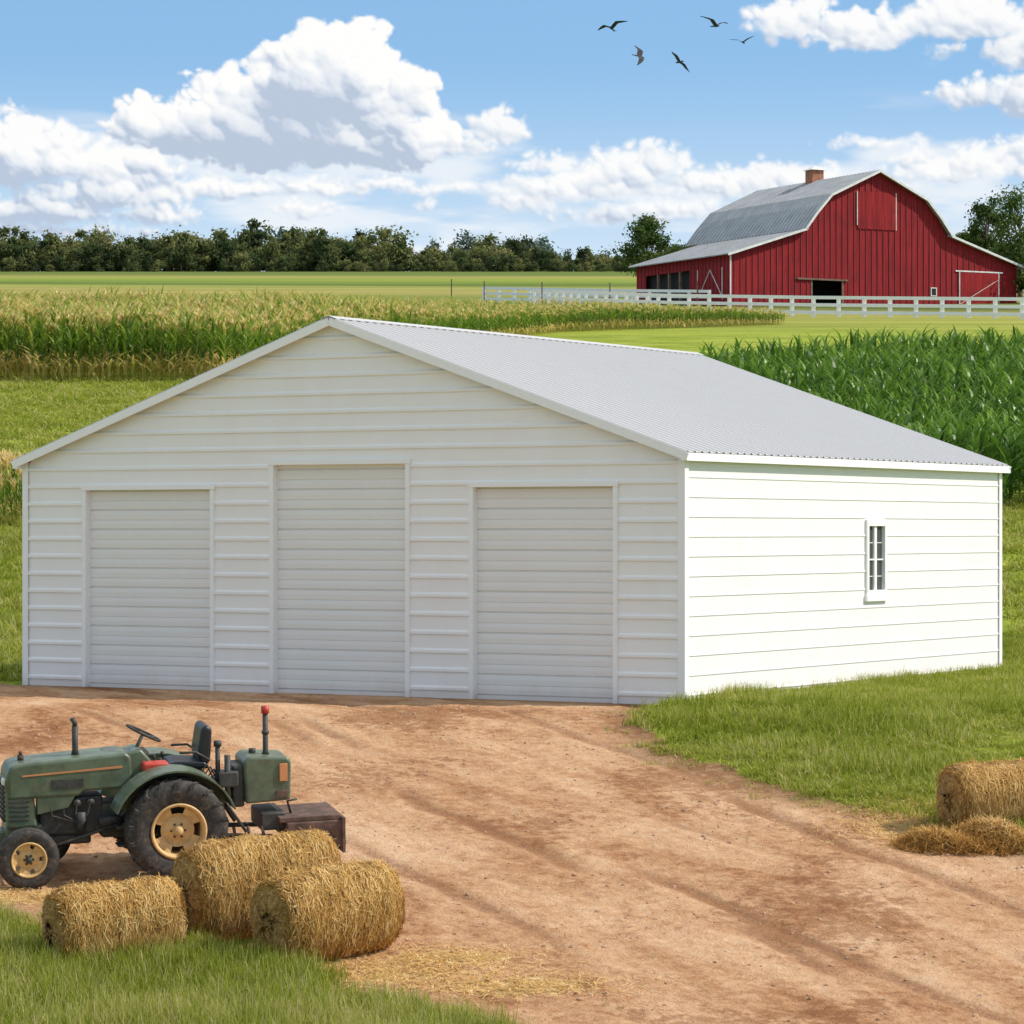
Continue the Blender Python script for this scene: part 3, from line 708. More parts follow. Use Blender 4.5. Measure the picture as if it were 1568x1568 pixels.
def bale(M, ry, rz, Lb, sq, seed, ns=5200, cross=.25):
    r = random.Random(seed); e = empty("hay_bale", mw=M)
    na, nr = 56, 26
    def sec(a):
        c, s = math.cos(a), math.sin(a); p = sq
        return (math.copysign(abs(c)**(2/p), c)*ry, math.copysign(abs(s)**(2/p), s)*rz)
    def prof_r(t):
        e_ = min(t, 1-t)*Lb; return 1-.20*math.exp(-e_/.06)
    def surf(t, a):
        y0, z0 = sec(a); k = prof_r(t)+.030*math.sin(3*a+seed)+.02*math.sin(t*9+a*2+seed)+.018*math.sin(a*7+t*23)+.010*math.sin(t*37+seed)
        return Vector(((t-.5)*Lb, y0*k, rz*.96+z0*k))
    V = []; Fc = []
    for i in range(nr+1):
        for k in range(na):
            p = surf(i/nr, 6.2832*k/na); j = r.uniform(-.012, .012); V.append(p+Vector((0, p.y, p.z-rz)).normalized()*j)
    for i in range(nr):
        for k in range(na): Fc.append((i*na+k, i*na+(k+1) % na, (i+1)*na+(k+1) % na, (i+1)*na+k))
    for end, sg in ((0, -1), (nr, 1)):
        prev = [end*na+k for k in range(na)]
        for q in (.72, .5, .2):
            cur = []
            for k in range(na):
                y0, z0 = sec(6.2832*k/na); cur.append(len(V)); V.append(Vector((sg*(Lb/2+.05*(1-q*q)+r.uniform(-.02, .02)), y0*q, rz*.96+z0*q)))
            for k in range(na):
                f = (prev[k], prev[(k+1) % na], cur[(k+1) % na], cur[k]); Fc.append(f if sg > 0 else f[::-1])
            prev = cur
        V.append(Vector((sg*(Lb/2+.05), 0, rz*.96)))
        for k in range(na): Fc.append((prev[k], prev[(k+1) % na], len(V)-1))
    mesh_obj("straw_body", V, Fc, core, e, smooth=True)
    S = Strands()
    for i in range(ns):
        if r.random() < .66:
            t = r.random(); a = r.uniform(0, 6.2832)
            p = surf(t, a); p2 = surf(t, a+.05); tan = (p2-p).normalized(); n = Vector((0, p.y/ry, (p.z-rz)/rz)).normalized()
            if r.random() < cross: d = (Vector((1, 0, 0))*r.uniform(.3, 1)+tan*r.uniform(-1, 1)).normalized()
            else: d = (tan+Vector((r.gauss(0, .28), 0, 0))).normalized()
            ln = r.uniform(.04, .15); band = .05*math.sin(t*37+seed)+.07*math.sin(a*5+t*11)
        else:
            sg = -1 if r.random() < .65 else 1; a = r.uniform(0, 6.2832); q = math.sqrt(r.random())*.90
            y0, z0 = sec(a); p = Vector((sg*(Lb/2+.05*(1-q*q)-.02), y0*q, rz*.96+z0*q)); n = Vector((sg, 0, 0))
            tan = Vector((0, -z0, y0)).normalized(); d = (tan+Vector((0, r.gauss(0, .5), r.gauss(0, .5)))).normalized(); ln = r.uniform(.03, .11); band = -.08+.14*math.sin(q*22)
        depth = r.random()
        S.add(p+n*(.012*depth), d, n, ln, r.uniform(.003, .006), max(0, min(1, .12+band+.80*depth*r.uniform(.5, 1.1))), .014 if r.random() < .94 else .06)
    S.build("straw_strands", seed, e)
    return e
def bale_at(px, py, yaw, *a, **k):
    x_, y_ = gp(px, py); return bale(ground_matrix(x_, y_, yaw), *a, **k)
bale_at(503, 1462, R(36), .43, .455, 1.32, 2.0, 1, 15000)
bale_at(396, 1430, R(30), .43, .51, 1.55, 2.2, 2, 14000)
bale_at(176, 1472, R(28), .37, .395, 1.25, 2.5, 3, 12000)
bale_at(1538, 1265, R(20), .40, .38, 1.42, 2.8, 4, 12000)
r_ = random.Random(5); S = Strands()
for (cx, cy), rx, ry in straw_c:
    for i in range(int(4600*rx*ry)):
        xx = cx+r_.gauss(0, rx*.66); yy_ = cy+r_.gauss(0, ry*.85); a = r_.uniform(0, 6.28)
        S.add((xx, yy_, 0), (math.cos(a), math.sin(a), 0), (0, -.1, 1), r_.uniform(.05, .2), r_.uniform(.004, .007), r_.uniform(.35, 1), .03)
pp = np.array(S.p); pp[:, 2] = gz(pp[:, 0], pp[:, 1])+.012; S.p = [tuple(q) for q in pp]
S.build("loose_straw", 3)
hx, hy = gp(1500, 1296); S = Strands()
for i in range(8000):
    a = r_.uniform(0, 6.28); q = math.sqrt(r_.random())*r_.uniform(.8, 1.15); hx_ = q*math.cos(a)*.98; hy_ = q*math.sin(a)*.52
    hh = max(0, .20*(1-min(1, q)**2.0)*(r_.random()**.35))*(1+.5*math.sin(hx_*7+hy_*5))
    d = Vector((r_.gauss(0, 1), r_.gauss(0, 1), r_.gauss(0, .5))).normalized()
    S.add((hx+hx_, hy+hy_, float(prof(hy+hy_))+.02+hh), d, Vector((r_.gauss(0, .3), -.2, 1)).normalized(), r_.uniform(.08, .22), r_.uniform(.004, .007), min(1, .05+.65*r_.random()*(hh/.22+.5)), .04)
S.build("hay_heap", 4)
tick("straw")

# ------------------------------------------------------------------ TRACTOR
YAW = R(17)
gx_, gy_ = gp(271, 1348)
TM = ground_matrix(gx_-.62*math.sin(YAW), gy_+.62*math.cos(YAW), YAW)
TR = empty("green_tractor", mw=TM)
green = pmat("tractor_green_paint", (.110,.142,.092), .36, .25, 5, dirt=(.22,.18,.11), dirtamt=.45)
black = pmat("black_rubber", (.034,.031,.029), .75, .3, 10, .4, 60, dirt=(.22,.15,.10), dirtamt=.55)
iron = pmat("greasy_cast_iron", (.045,.046,.042), .6, .35, 9, .5, 30, dirt=(.14,.09,.06), dirtamt=.5)
cream = pmat("cream_wheel_rim", (.64,.41,.17), .55, .15, 6, dirt=(.30,.18,.10), dirtamt=.40)
rust = pmat("rusty_steel", (.13,.075,.055), .85, .35, 6, .5, 25)
redp = pmat("red_paint", (.5,.05,.03), .45)
orange = pmat("orange_decal", (.60,.24,.10), .5)
seatm = pmat("black_seat_vinyl", (.018,.020,.025), .4)
def extr(name, prof2, y0, y1, mat, bev=.02, seg=3, parent=TR):
    n = len(prof2); V = [(p[0], y0, p[1]) for p in prof2]+[(p[0], y1, p[1]) for p in prof2]
    Fc = [tuple(range(n)), tuple(range(2*n-1, n-1, -1))]+[(k, k+n, (k+1) % n+n, (k+1) % n) for k in range(n)]
    o = mesh_obj(name, V, Fc, mat, parent, smooth=False)
    bm = bmesh.new(); bm.from_mesh(o.data); bmesh.ops.recalc_face_normals(bm, faces=bm.faces)
    if bev: bmesh.ops.bevel(bm, geom=bm.edges[:], offset=bev, segments=seg, affect='EDGES', profile=.5)
    for f in bm.faces: f.smooth = f.calc_area() < .004
    bm.to_mesh(o.data); bm.free()
    return o
def bx(name, x0, x1, y0, y1, z0, z1, mat, bev=.012):
    return extr(name, [(x0,z0),(x1,z0),(x1,z1),(x0,z1)], y0, y1, mat, min(bev, .4*min(x1-x0, y1-y0, z1-z0)), 2)
def tube(name, pts, rad, mat, seg=10, parent=TR, caps=True):
    pts = [Vector(p) for p in pts]; V = []; Fc = []; rads = rad if isinstance(rad, (list, tuple)) else [rad]*len(pts)
    prevu = None
    for i, p in enumerate(pts):
        d = (pts[min(i+1, len(pts)-1)]-pts[max(i-1, 0)]).normalized()
        u = (prevu-d*prevu.dot(d)).normalized() if prevu is not None else d.orthogonal().normalized()
        prevu = u; w = d.cross(u)
        for k in range(seg):
            a = 6.2832*k/seg; V.append(p+(u*math.cos(a)+w*math.sin(a))*rads[i])
    for i in range(len(pts)-1):
        for k in range(seg): Fc.append((i*seg+k, i*seg+(k+1) % seg, (i+1)*seg+(k+1) % seg, (i+1)*seg+k))
    if caps: Fc += [tuple(range(seg))[::-1], tuple(range((len(pts)-1)*seg, len(pts)*seg))]
    return mesh_obj(name, V, Fc, mat, parent, smooth=seg > 6)
def lathe(name, prof2, c, mat, seg=48, parent=TR):
    V = []; Fc = []; n = len(prof2)
    for k in range(seg):
        a = 6.2832*k/seg
        for rr, yo in prof2: V.append((c[0]+rr*math.cos(a), c[1]+yo, c[2]+rr*math.sin(a)))
    for k in range(seg):
        for j in range(n-1): Fc.append((k*n+j, ((k+1) % seg)*n+j, ((k+1) % seg)*n+j+1, k*n+j+1))
    return mesh_obj(name, V, Fc, mat, parent, smooth=True)
def wheel(tag, cx, cy, cz, r, w, rim, lugs, side):
    h = w/2
    lathe(tag+"_tyre", [(rim,-h*.8),(rim+.02,-h*.92),(r*.80,-h*1.0),(r*.92,-h*.93),(r*.965,-h*.7),(r*.975,0),(r*.965,h*.7),(r*.92,h*.93),(r*.80,h),(rim+.02,h*.92),(rim,h*.8)], (cx,cy,cz), black, 56)
    V = []; Fc = []
    if lugs:
        for k in range(lugs):
            for sg in (-1, 1):
                a = 6.2832*(k+(.5 if sg > 0 else 0))/lugs; ln = []
                for t in (0, .5, 1):
                    ln.append((a+t*.22, sg*h*(.02+t*.98), r*(1.0 if t < 1 else .955)))
                for (a1, y1, r1), (a2, y2, r2) in zip(ln, ln[1:]):
                    i0 = len(V)
                    for (aa, yy, rr) in ((a1, y1, r1), (a2, y2, r2)):
                        for da, dr in ((-.038, -.05), (-.028, .0), (.028, .0), (.038, -.05)):
                            V.append((cx+(rr+dr)*math.cos(aa+da), cy+yy, cz+(rr+dr)*math.sin(aa+da)))
                    Fc += [(i0,i0+1,i0+5,i0+4),(i0+1,i0+2,i0+6,i0+5),(i0+2,i0+3,i0+7,i0+6),(i0,i0+3,i0+2,i0+1),(i0+4,i0+5,i0+6,i0+7)]
                i0 = len(V); aa = a+.22
                for rr, yy in ((r*.955, sg*h*1.0), (r*.84, sg*h*1.06)):
                    for da in (-.035, .035): V.append((cx+rr*math.cos(aa+da+(r*.955-rr)*.5), cy+yy, cz+rr*math.sin(aa+da+(r*.955-rr)*.5)))
                Fc += [(i0,i0+1,i0+3,i0+2)]
        mesh_obj(tag+"_tread_lugs", V, Fc, black, TR)
    else:
        for k in range(5):
            yy = -h*.6+h*1.2*k/4; lathe(f"{tag}_rib_{k}", [(r*.965,yy-.012),(r*1.0,yy-.008),(r*1.0,yy+.008),(r*.965,yy+.012)], (cx,cy,cz), black, 48)
    s = side
    lathe(tag+"_rim", [(rim*1.0,s*h*.9),(rim*1.04,s*h*.96),(rim*.96,s*h*.98),(rim*.90,s*h*.80),(rim*.86,s*h*.45),(rim*.84,-s*h*.8),(rim*.99,-s*h*.9)], (cx,cy,cz), cream)
    lathe(tag+"_disc", [(0.001,s*h*.55),(rim*.30,s*h*.55),(rim*.36,s*h*.45),(rim*.55,s*h*.30),(rim*.62,s*h*.42)], (cx,cy,cz), cream)
    V = []; Fc = []; nsp = 4 if lugs else 5
    for k in range(nsp):
        a = 6.2832*(k+.5)/nsp; da = .46; i0 = len(V)
        for rr, yo in ((rim*.60, s*h*.42), (rim*.88, s*h*.55)):
            for dd in (-da, 0, da): V.append((cx+rr*math.cos(a+dd), cy+yo, cz+rr*math.sin(a+dd)))
        Fc += [(i0,i0+1,i0+4,i0+3),(i0+1,i0+2,i0+5,i0+4)]
    mesh_obj(tag+"_disc_plate", V, Fc, cream, TR)
    lathe(tag+"_hub", [(0.001,s*(h*.55+.07)),(rim*.15,s*(h*.55+.07)),(rim*.17,s*(h*.55+.05)),(rim*.19,s*(h*.55-.01))], (cx,cy,cz), cream if lugs else iron, 20)
    for k in range(6):
        a = 6.2832*k/6; tube(f"{tag}_bolt_{k}", [(cx+rim*.26*math.cos(a), cy+s*h*.5, cz+rim*.26*math.sin(a)), (cx+rim*.26*math.cos(a), cy+s*(h*.55+.02), cz+rim*.26*math.sin(a))], .013, iron, 6)
wheel("rear_wheel_near", 0, -.62, .575, .575, .34, .30, 18, -1)
wheel("rear_wheel_far", 0, .62, .575, .575, .34, .30, 18, 1)
wheel("front_wheel_near", -1.62, -.58, .335, .335, .17, .19, 0, -1)
wheel("front_wheel_far", -1.30, .56, .335, .335, .17, .19, 0, 1)
bx("transmission_case", -.75, .25, -.17, .17, .42, .82, iron, .04)
bx("engine_block", -1.42, -.72, -.16, .16, .48, .90, iron, .03)
bx("rear_axle_housing", -.16, .16, -.46, .46, .44, .70, iron, .05)
bx("oil_pan", -1.38, -.85, -.12, .12, .36, .48, iron, .03)
for i in range(4):
    tube(f"cylinder_head_{i}", [(-1.32+i*.15, -.16, .84), (-1.32+i*.15, -.235, .84)], .045, iron, 10)
    tube(f"injector_line_{i}", [(-1.32+i*.15, -.23, .86), (-1.30+i*.13, -.25, .72), (-1.0, -.24, .62)], .009, iron, 6)
tube("oil_filter", [(-.98,-.22,.52),(-.98,-.22,.74)], .055, iron, 14)
tube("battery_tube", [(-.78,-.24,.62),(-.55,-.24,.62)], .06, black, 12)
bx("front_bolster", -1.80, -1.38, -.17, .17, .42, .62, green, .03)
bx("front_axle", -1.67, -1.56, -.50, .50, .30, .40, iron, .02)
tube("steering_drag_link", [(-1.55,-.44,.36),(-.55,-.30,.60)], .016, iron, 8)
tube("tie_rod", [(-1.50,-.46,.34),(-1.50,.46,.34)], .015, iron, 8)
tube("king_pin_near", [(-1.62,-.46,.28),(-1.62,-.46,.50)], .04, iron, 10); tube("king_pin_far", [(-1.50,.46,.28),(-1.55,.46,.50)], .04, iron, 10)
tube("front_weight_bar", [(-1.98,-.20,.50),(-1.98,.20,.50)], .05, green, 10)
bx("front_bumper_bracket", -2.0, -1.75, -.14, .14, .40, .56, green, .02)
extr("hood", [(-1.77,.92),(-1.79,1.18),(-1.74,1.285),(-1.64,1.315),(-.48,1.375),(-.42,1.33),(-.40,.98),(-.95,.97),(-1.0,.92)], -.255, .255, green, .035, 3)
extr("nose_shroud", [(-1.795,.60),(-1.805,1.15),(-1.50,1.15),(-1.46,.60)], -.235, .235, green, .03, 3)
for i in range(9): bx(f"grille_bar_{i}", -1.825, -1.795, -.19, .19, .67+i*.052, .69+i*.052, iron, .003)
for i in range(8): bx(f"side_grille_{i}", -1.77, -1.55, -.246, -.232, .68+i*.05, .705+i*.05, iron, .003)
for sg in (-1, 1):
    y0, y1 = sorted((sg*.256, sg*.262))
    extr("hood_stripe", [(-1.62,1.170),(-1.62,1.186),(-.52,1.235),(-.52,1.212)], y0, y1, orange, 0)
    bx("side_vent", -1.30, -.95, *sorted((sg*.256, sg*.263)), 1.02, 1.12, iron, .002)
extr("side_panel", [(-1.46,.74),(-1.46,.96),(-1.02,.96),(-1.12,.80)], -.245, -.225, green, .008, 2)
bx("headlight_near", -1.83, -1.795, -.21, -.11, 1.08, 1.15, wtrim, .01); bx("headlight_far", -1.83, -1.795, .11, .21, 1.08, 1.15, wtrim, .01)
tube("radiator_cap", [(-1.60,-.02,1.31),(-1.60,-.02,1.37)], .035, rust, 12); tube("radiator_cap_top", [(-1.60,-.02,1.37),(-1.60,-.02,1.41)], .02, rust, 10)
tube("exhaust_stack", [(-1.00,-.03,1.33),(-1.00,-.03,1.40),(-1.00,-.03,1.66)], [.05,.034,.034], iron, 12)
tube("exhaust_outlet", [(-1.00,-.03,1.64),(-1.00,-.03,1.70),(-1.03,-.03,1.75)], .028, iron, 12)
extr("dash_cowl", [(-.50,.90),(-.46,1.36),(-.30,1.40),(-.18,1.26),(-.26,.86)], -.20, .20, green, .03, 2)
bx("instrument_panel", -.36, -.20, -.16, .16, 1.30, 1.36, black, .02)
tube("steering_column", [(-.38,0,1.25),(-.24,0,1.53)], .022, iron, 10)
def torus(name, c, rad, tr, tilt, mat, parent=TR):
    V = []; Fc = []; n, m_ = 32, 8; Mt = Matrix.Rotation(tilt, 3, 'Y')
    for i in range(n):
        a = 6.2832*i/n
        for j in range(m_):
            b_ = 6.2832*j/m_; V.append(Vector(c)+Mt@Vector(((rad+tr*math.cos(b_))*math.cos(a), (rad+tr*math.cos(b_))*math.sin(a), tr*math.sin(b_))))
    for i in range(n):
        for j in range(m_): Fc.append((i*m_+j, ((i+1) % n)*m_+j, ((i+1) % n)*m_+(j+1) % m_, i*m_+(j+1) % m_))
    return mesh_obj(name, V, Fc, mat, parent, smooth=True)
torus("steering_wheel", (-.235,0,1.54), .20, .014, R(27), black)
for k in range(3):
    a = k*2.094+.5; d = Matrix.Rotation(R(27), 3, 'Y')@Vector((.2*math.cos(a), .2*math.sin(a), 0)); tube(f"wheel_spoke_{k}", [(-.24,0,1.525), Vector((-.235,0,1.54))+d], .010, iron, 6)
for k, (xx, yy_, zz) in enumerate(((-.10,-.14,1.28),(-.02,-.10,1.22),(.05,.16,1.25))):
    tube(f"lever_{k}", [(xx,yy_,.85),(xx-.04,yy_,zz)], .009, iron, 6); tube(f"knob_{k}", [(xx-.045,yy_,zz-.01),(xx-.05,yy_,zz+.04)], .02, black, 8)
def fender(name, y0, y1):
    n = 14; V = []; Fc = []; pr = []
    for k in range(n+1):
        a = R(160)-(R(160)-R(18))*k/n; pr.append((math.cos(a)*.70-.02, .575+math.sin(a)*.665))
    for t in (0, .03):
        for xx, zz in pr:
            for yy in (y0, y1):
                s = 1-t; V.append(((xx)*s, yy, .575+(zz-.575)*s))
    m1 = 2*(n+1)
    for k in range(n):
        Fc.append((2*k, 2*k+1, 2*k+3, 2*k+2)); Fc.append((m1+2*k, m1+2*k+2, m1+2*k+3, m1+2*k+1))
        Fc.append((2*k, 2*k+2, m1+2*k+2, m1+2*k)); Fc.append((2*k+1, m1+2*k+1, m1+2*k+3, 2*k+3))
    mesh_obj(name, V, Fc, green, TR, smooth=False)
fender("fender_near", -.74, -.34); fender("fender_far", .34, .74)
for nm, sg in (("fender_side_near", -1), ("fender_side_far", 1)):
    V = [Vector((-.02,sg*.345,.62))]; Fc = []
    for k in range(15):
        a = R(160)-(R(142))*k/14; V.append(Vector((math.cos(a)*.69-.02, sg*.345, .575+math.sin(a)*.655)))
    for k in range(14): Fc.append((0, k+1, k+2))
    mesh_obj(nm, V, Fc, green, TR)
bx("red_tool_box", -.30, -.02, -.36, -.16, 1.16, 1.26, redp, .02)
bx("foot_platform", -.62, -.05, -.42, -.18, .56, .59, iron, .005); bx("step", -.62, -.40, -.50, -.30, .38, .40, iron, .005)
bx("platform_deck", -.30, .45, -.33, .33, .84, .88, green, .01)
extr("seat_cushion", [(.02,1.14),(.0,1.22),(.10,1.24),(.42,1.22),(.46,1.14)], -.22, .22, seatm, .03, 3)
extr("seat_back", [(.36,1.20),(.33,1.30),(.38,1.60),(.44,1.63),(.50,1.58),(.48,1.28),(.46,1.18)], -.21, .21, seatm, .04, 4)
bx("seat_spring", .15, .40, -.10, .10, .88, 1.14, iron, .02)
for sg in (-1, 1): tube("arm_rest", [(.46,sg*.24,1.24),(.30,sg*.25,1.34),(.12,sg*.25,1.34)], .014, iron, 8)
bx("hitch_frame", .16, .62, -.20, .20, .52, .98, iron, .04)
for i in range(5): tube(f"hydraulic_hose_{i}", [(.25+.07*i,-.24+.06*i,.95),(.42+.05*i,-.26+.05*i,1.20-.04*i),(.58+.05*i,-.2+.04*i,.86)], .014, black, 8)
tube("roll_post_near", [(.56,-.18,.80),(.56,-.18,1.42)], .028, iron, 10); tube("roll_post_top", [(.56,-.18,1.38),(.56,-.18,1.44)], .045, iron, 10)
tube("valve_stack", [(.66,-.22,.70),(.66,-.22,1.28)], .035, iron, 10)
bx("valve_block", .55, .78, -.26, -.06, .92, 1.10, iron, .02)
extr("rear_tank", [(.86,.72),(.84,1.20),(.90,1.255),(1.34,1.225),(1.38,1.18),(1.37,.74)], -.25, .25, green, .03, 3)
bx("tank_front_box", .72, .86, -.20, .20, .68, 1.15, iron, .03)
bx("tank_lamp", 1.24, 1.33, -.268, -.252, .96, 1.16, orange, .006); bx("tank_badge", 1.20, 1.33, -.266, -.252, .78, .86, rust, .004)
tube("rear_stack", [(1.13,-.05,1.22),(1.13,-.05,1.28),(1.13,-.05,1.72)], [.05,.03,.03], iron, 12)
tube("rear_stack_red_cap", [(1.13,-.05,1.70),(1.13,-.05,1.78)], .045, redp, 12); tube("rear_stack_ring", [(1.13,-.05,1.47),(1.13,-.05,1.50)], .042, iron, 12)
tube("tank_filler", [(1.0,.05,1.23),(1.0,.05,1.29)], .04, iron, 12)
for sg in (-1, 1):
    tube("lower_link", [(.15,sg*.24,.42),(1.15,sg*.34,.36),(1.55,sg*.34,.40)], .028, iron, 8)
    tube("lift_rod", [(.50,sg*.24,.95),(.85,sg*.32,.42)], .018, iron, 8)
bx("implement_beam", 1.20, 1.90, -.42, .30, .52, .58, rust, .01)
extr("implement_box", [(1.30,.30),(1.28,.52),(1.92,.52),(1.96,.24),(1.90,.22)], -.45, .38, rust, .012, 2)
bx("implement_end_plate", 1.90, 1.935, -.50, .42, .16, .56, rust, .006)
bx("implement_front_plate", 1.02, 1.30, -.30, .25, .42, .62, iron, .02)
tube("implement_handle", [(1.38,-.20,.58),(1.34,-.20,.72),(1.45,-.20,.74)], .015, iron, 8)
for k in range(4): tube(f"tine_{k}", [(.55+k*.16,-.28,.48),(.60+k*.16,-.30,.20),(.68+k*.16,-.30,.12)], .018, rust, 8)

# ------------------------------------------------------------------ BIRDS
birdm = pmat("dark_feathers", (.035,.032,.032), .8, .3, 20)
def bird(px, py, dist, span, yaw, roll, pitch, dihL, dihR, bend):
    X_ = (px-784)/F*dist; Zb = HC+(812-py)/F*dist
    V = []; Fc = []
    s = span/2
    pr = [(-.62,.01),(-.52,.05),(-.40,.085),(-.22,.07),(0,.11),(.22,.13),(.38,.105),(.48,.08),(.58,.075),(.66,.05),(.70,.015),(.80,.004)]
    for xx, rr in pr:
        for k in range(8):
            a = 6.2832*k/8; V.append(Vector((xx*s*.62, rr*s*.62*math.cos(a), rr*s*.62*.85*math.sin(a))))
    for i in range(len(pr)-1):
        for k in range(8): Fc.append((i*8+k, i*8+(k+1) % 8, i*8+8+(k+1) % 8, i*8+8+k))
    for sg, dih in ((1, dihL), (-1, dihR)):
        i0 = len(V); y = 0; z = .04*s; an = dih
        st_ = [(0,.22,-.16),(.22,.28,-.15),(.45,.30,-.10),(.70,.16,-.16),(.90,-.02,-.20),(1.05,-.20,-.26)]
        pd = 0
        for k, (dd, le, tr) in enumerate(st_):
            if k >= 3: an = dih-bend
            y += (dd-pd)*math.cos(an); z += (dd-pd)*math.sin(an)*s*1.0; pd = dd
            V += [Vector((le*s, sg*y*s, z+.012*s)), Vector((tr*s, sg*y*s, z)), Vector(((le+tr)/2*s, sg*y*s, z-.02*s))]
        for k in range(len(st_)-1):
            a0 = i0+3*k; Fc += [(a0,a0+1,a0+4,a0+3),(a0+1,a0+2,a0+5,a0+4),(a0+2,a0,a0+3,a0+5)]
    i0 = len(V); V += [Vector((-.28*s,.03*s,0)),Vector((-.28*s,-.03*s,0)),Vector((-.56*s,-.12*s,0)),Vector((-.48*s,0,.005)),Vector((-.56*s,.12*s,0)),Vector((-.3*s,0,-.02*s))]
    Fc += [(i0,i0+1,i0+2,i0+3),(i0,i0+3,i0+4),(i0,i0+5,i0+1)]
    o = mesh_obj("flying_bird", V, Fc, birdm, smooth=False)
    o.rotation_euler = (roll, pitch, yaw); o.location = (X_, dist, Zb)
bird(937, 44, 105, 1.05, R(-115), R(5), R(-10), R(38), R(22), R(30))
bird(1095, 40, 100, 1.05, R(-60), R(-22), R(5), R(48), R(20), R(25))
bird(978, 86, 110, .95, R(20), R(40), R(10), R(30), R(5), R(35))
bird(1040, 95, 108, .95, R(120), R(35), R(0), R(26), R(12), R(40))
bird(1138, 65, 120, .95, R(70), R(-12), R(0), R(36), R(22), R(20))

# ------------------------------------------------------------------ CLOUD BANK: curved sheet 5.5 km away, density and lighting solved per vertex
uc = np.concatenate([np.arange(-1500, -30, 9), np.arange(-30, 1600, 1.5), np.arange(1600, 3060, 9)])
vc = np.concatenate([np.arange(-560, -22, 7), np.arange(-22, 420, 1.5), np.arange(420, 600, 9)])
U, Vv = np.meshgrid(uc, vc)
def f2(x_, y_, sc, seed, o): return fbm(x_/sc+31.7, y_/sc+17.3, seed, o)
WU = U+26*f2(U, Vv, 45, 101, 5)+6*f2(U, Vv, 9, 131, 3); WV = Vv+26*f2(U, Vv, 45, 151, 5)+6*f2(U, Vv, 9, 171, 3)
def ssn(x_, a, b): t = np.clip((x_-a)/(b-a), 0, 1); return t*t*(3-2*t)
def blur(A, n):
    k = np.hanning(2*n+3)[1:-1]; k /= k.sum(); B = np.zeros_like(A); Pd = np.pad(A, ((n, n), (0, 0)), 'edge')
    for i in range(2*n+1): B += k[i]*Pd[i:i+A.shape[0]]
    C = np.zeros_like(A); Pd = np.pad(B, ((0, 0), (n, n)), 'edge')
    for i in range(2*n+1): C += k[i]*Pd[:, i:i+A.shape[1]]
    return C
CR = np.zeros(U.shape+(3,)); CA = np.zeros(U.shape)
def over(col, al):
    global CR, CA
    CR = col*al[..., None]+CR*(1-al[..., None]); CA = al+CA*(1-al)
def cloud_layer(blobs, seed, soft=7, op=1.0, dark=1.0, erode=12):
    r = np.random.default_rng(seed); Fd = np.full(U.shape, -60.); H = np.zeros(U.shape)
    def put(cx, cy, r0, ry0, hz):
        i0, i1 = np.searchsorted(vc, [cy-ry0-45, cy+ry0+45]); j0, j1 = np.searchsorted(uc, [cx-r0-45, cx+r0+45])
        if i1 <= i0 or j1 <= j0: return
        du = (WU[i0:i1, j0:j1]-cx)/r0; dv = (WV[i0:i1, j0:j1]-cy)/ry0; q = np.sqrt(du*du+dv*dv)
        rm = min(r0, ry0)
        Fd[i0:i1, j0:j1] = np.maximum(Fd[i0:i1, j0:j1], (1-q)*rm)
        H[i0:i1, j0:j1] = np.maximum(H[i0:i1, j0:j1], np.where(q < 1, hz+rm*np.sqrt(np.clip(1-q*q, 0, 1)), 0))
    for cx, cy, rx, ry in blobs:
        put(cx, cy, rx*.86, ry*.78, 0)
        mn = min(rx, ry); n = int(16+rx*ry/130)
        for i in range(n):
            a = r.uniform(0, 6.283); q = math.sqrt(r.random())*.95; dy_ = math.sin(a)*q
            if dy_ > 0: dy_ *= .62
            rad = mn*r.uniform(.14, .40)*(1.15-.55*q)+3
            hz = mn*(.30+.75*math.sqrt(max(0, 1-q*q)))*r.uniform(.8, 1.05)
            rx_ = rad*r.uniform(1, 1.25)
            put(cx+rx*q*math.cos(a), cy+ry*dy_, rx_, rad, hz)
    Fd2 = Fd+erode*f2(U, Vv, 26, seed+3, 5)*1.6
    al = ssn(Fd2, -2, soft)
    Hs = blur(H, 3)+9*f2(U, Vv, 16, seed+9, 4)
    gy_, gx_ = np.gradient(Hs, vc, uc); gx_ = np.clip(gx_, -2, 2); gy_ = np.clip(gy_, -2, 2)
    nz = 1/np.sqrt(gx_**2+gy_**2+1.4)
    lam = (-gx_*.45+gy_*.62)*nz+.62*nz*1.18
    Hl = blur(blur(H, 12), 12); gly, glx = np.gradient(Hl, vc, uc)
    lamL = np.clip(.5-glx*.5+gly*.9, 0, 1)
    S = np.zeros(U.shape); prev = np.zeros(U.shape[1])
    dvs = np.diff(vc, prepend=vc[0])
    for i in range(len(vc)):
        k = math.exp(-dvs[i]/120.); sh = np.roll(prev, -1) if i % 2 else prev
        prev = sh*k+(1-k)*al[i]*1.0; S[i] = prev
    S = blur(S, 4)
    lamb = blur(lam, 1)
    s = dark*(.74*ssn(S, .28, .84)+.56*(.60-lamb)+.36*(.5-lamL)+.10)+.05*f2(U, Vv, 60, seed+5, 4)*4
    s = np.clip(s, 0, .95)[..., None]
    c = np.where(s < .5, (1-s*2)*np.array([1.0, .995, .985])+s*2*np.array([.77, .82, .89]), (2-2*s)*np.array([.77, .82, .89])+(2*s-1)*np.array([.47, .56, .71]))
    over(c, al*op)
    return al
hz_ = ssn(Vv, 60, 430)*.62+ssn(Vv, 330, 430)*.15
over(np.ones(U.shape+(3,))*np.array([.74, .86, .96]), hz_)
veil = ssn(fbm(U/230+9, Vv/48+3, 301, 5), -.02, .22)*ssn(Vv, 130, 240)*.75
over(np.ones(U.shape+(3,))*np.array([.93, .95, .97]), veil)
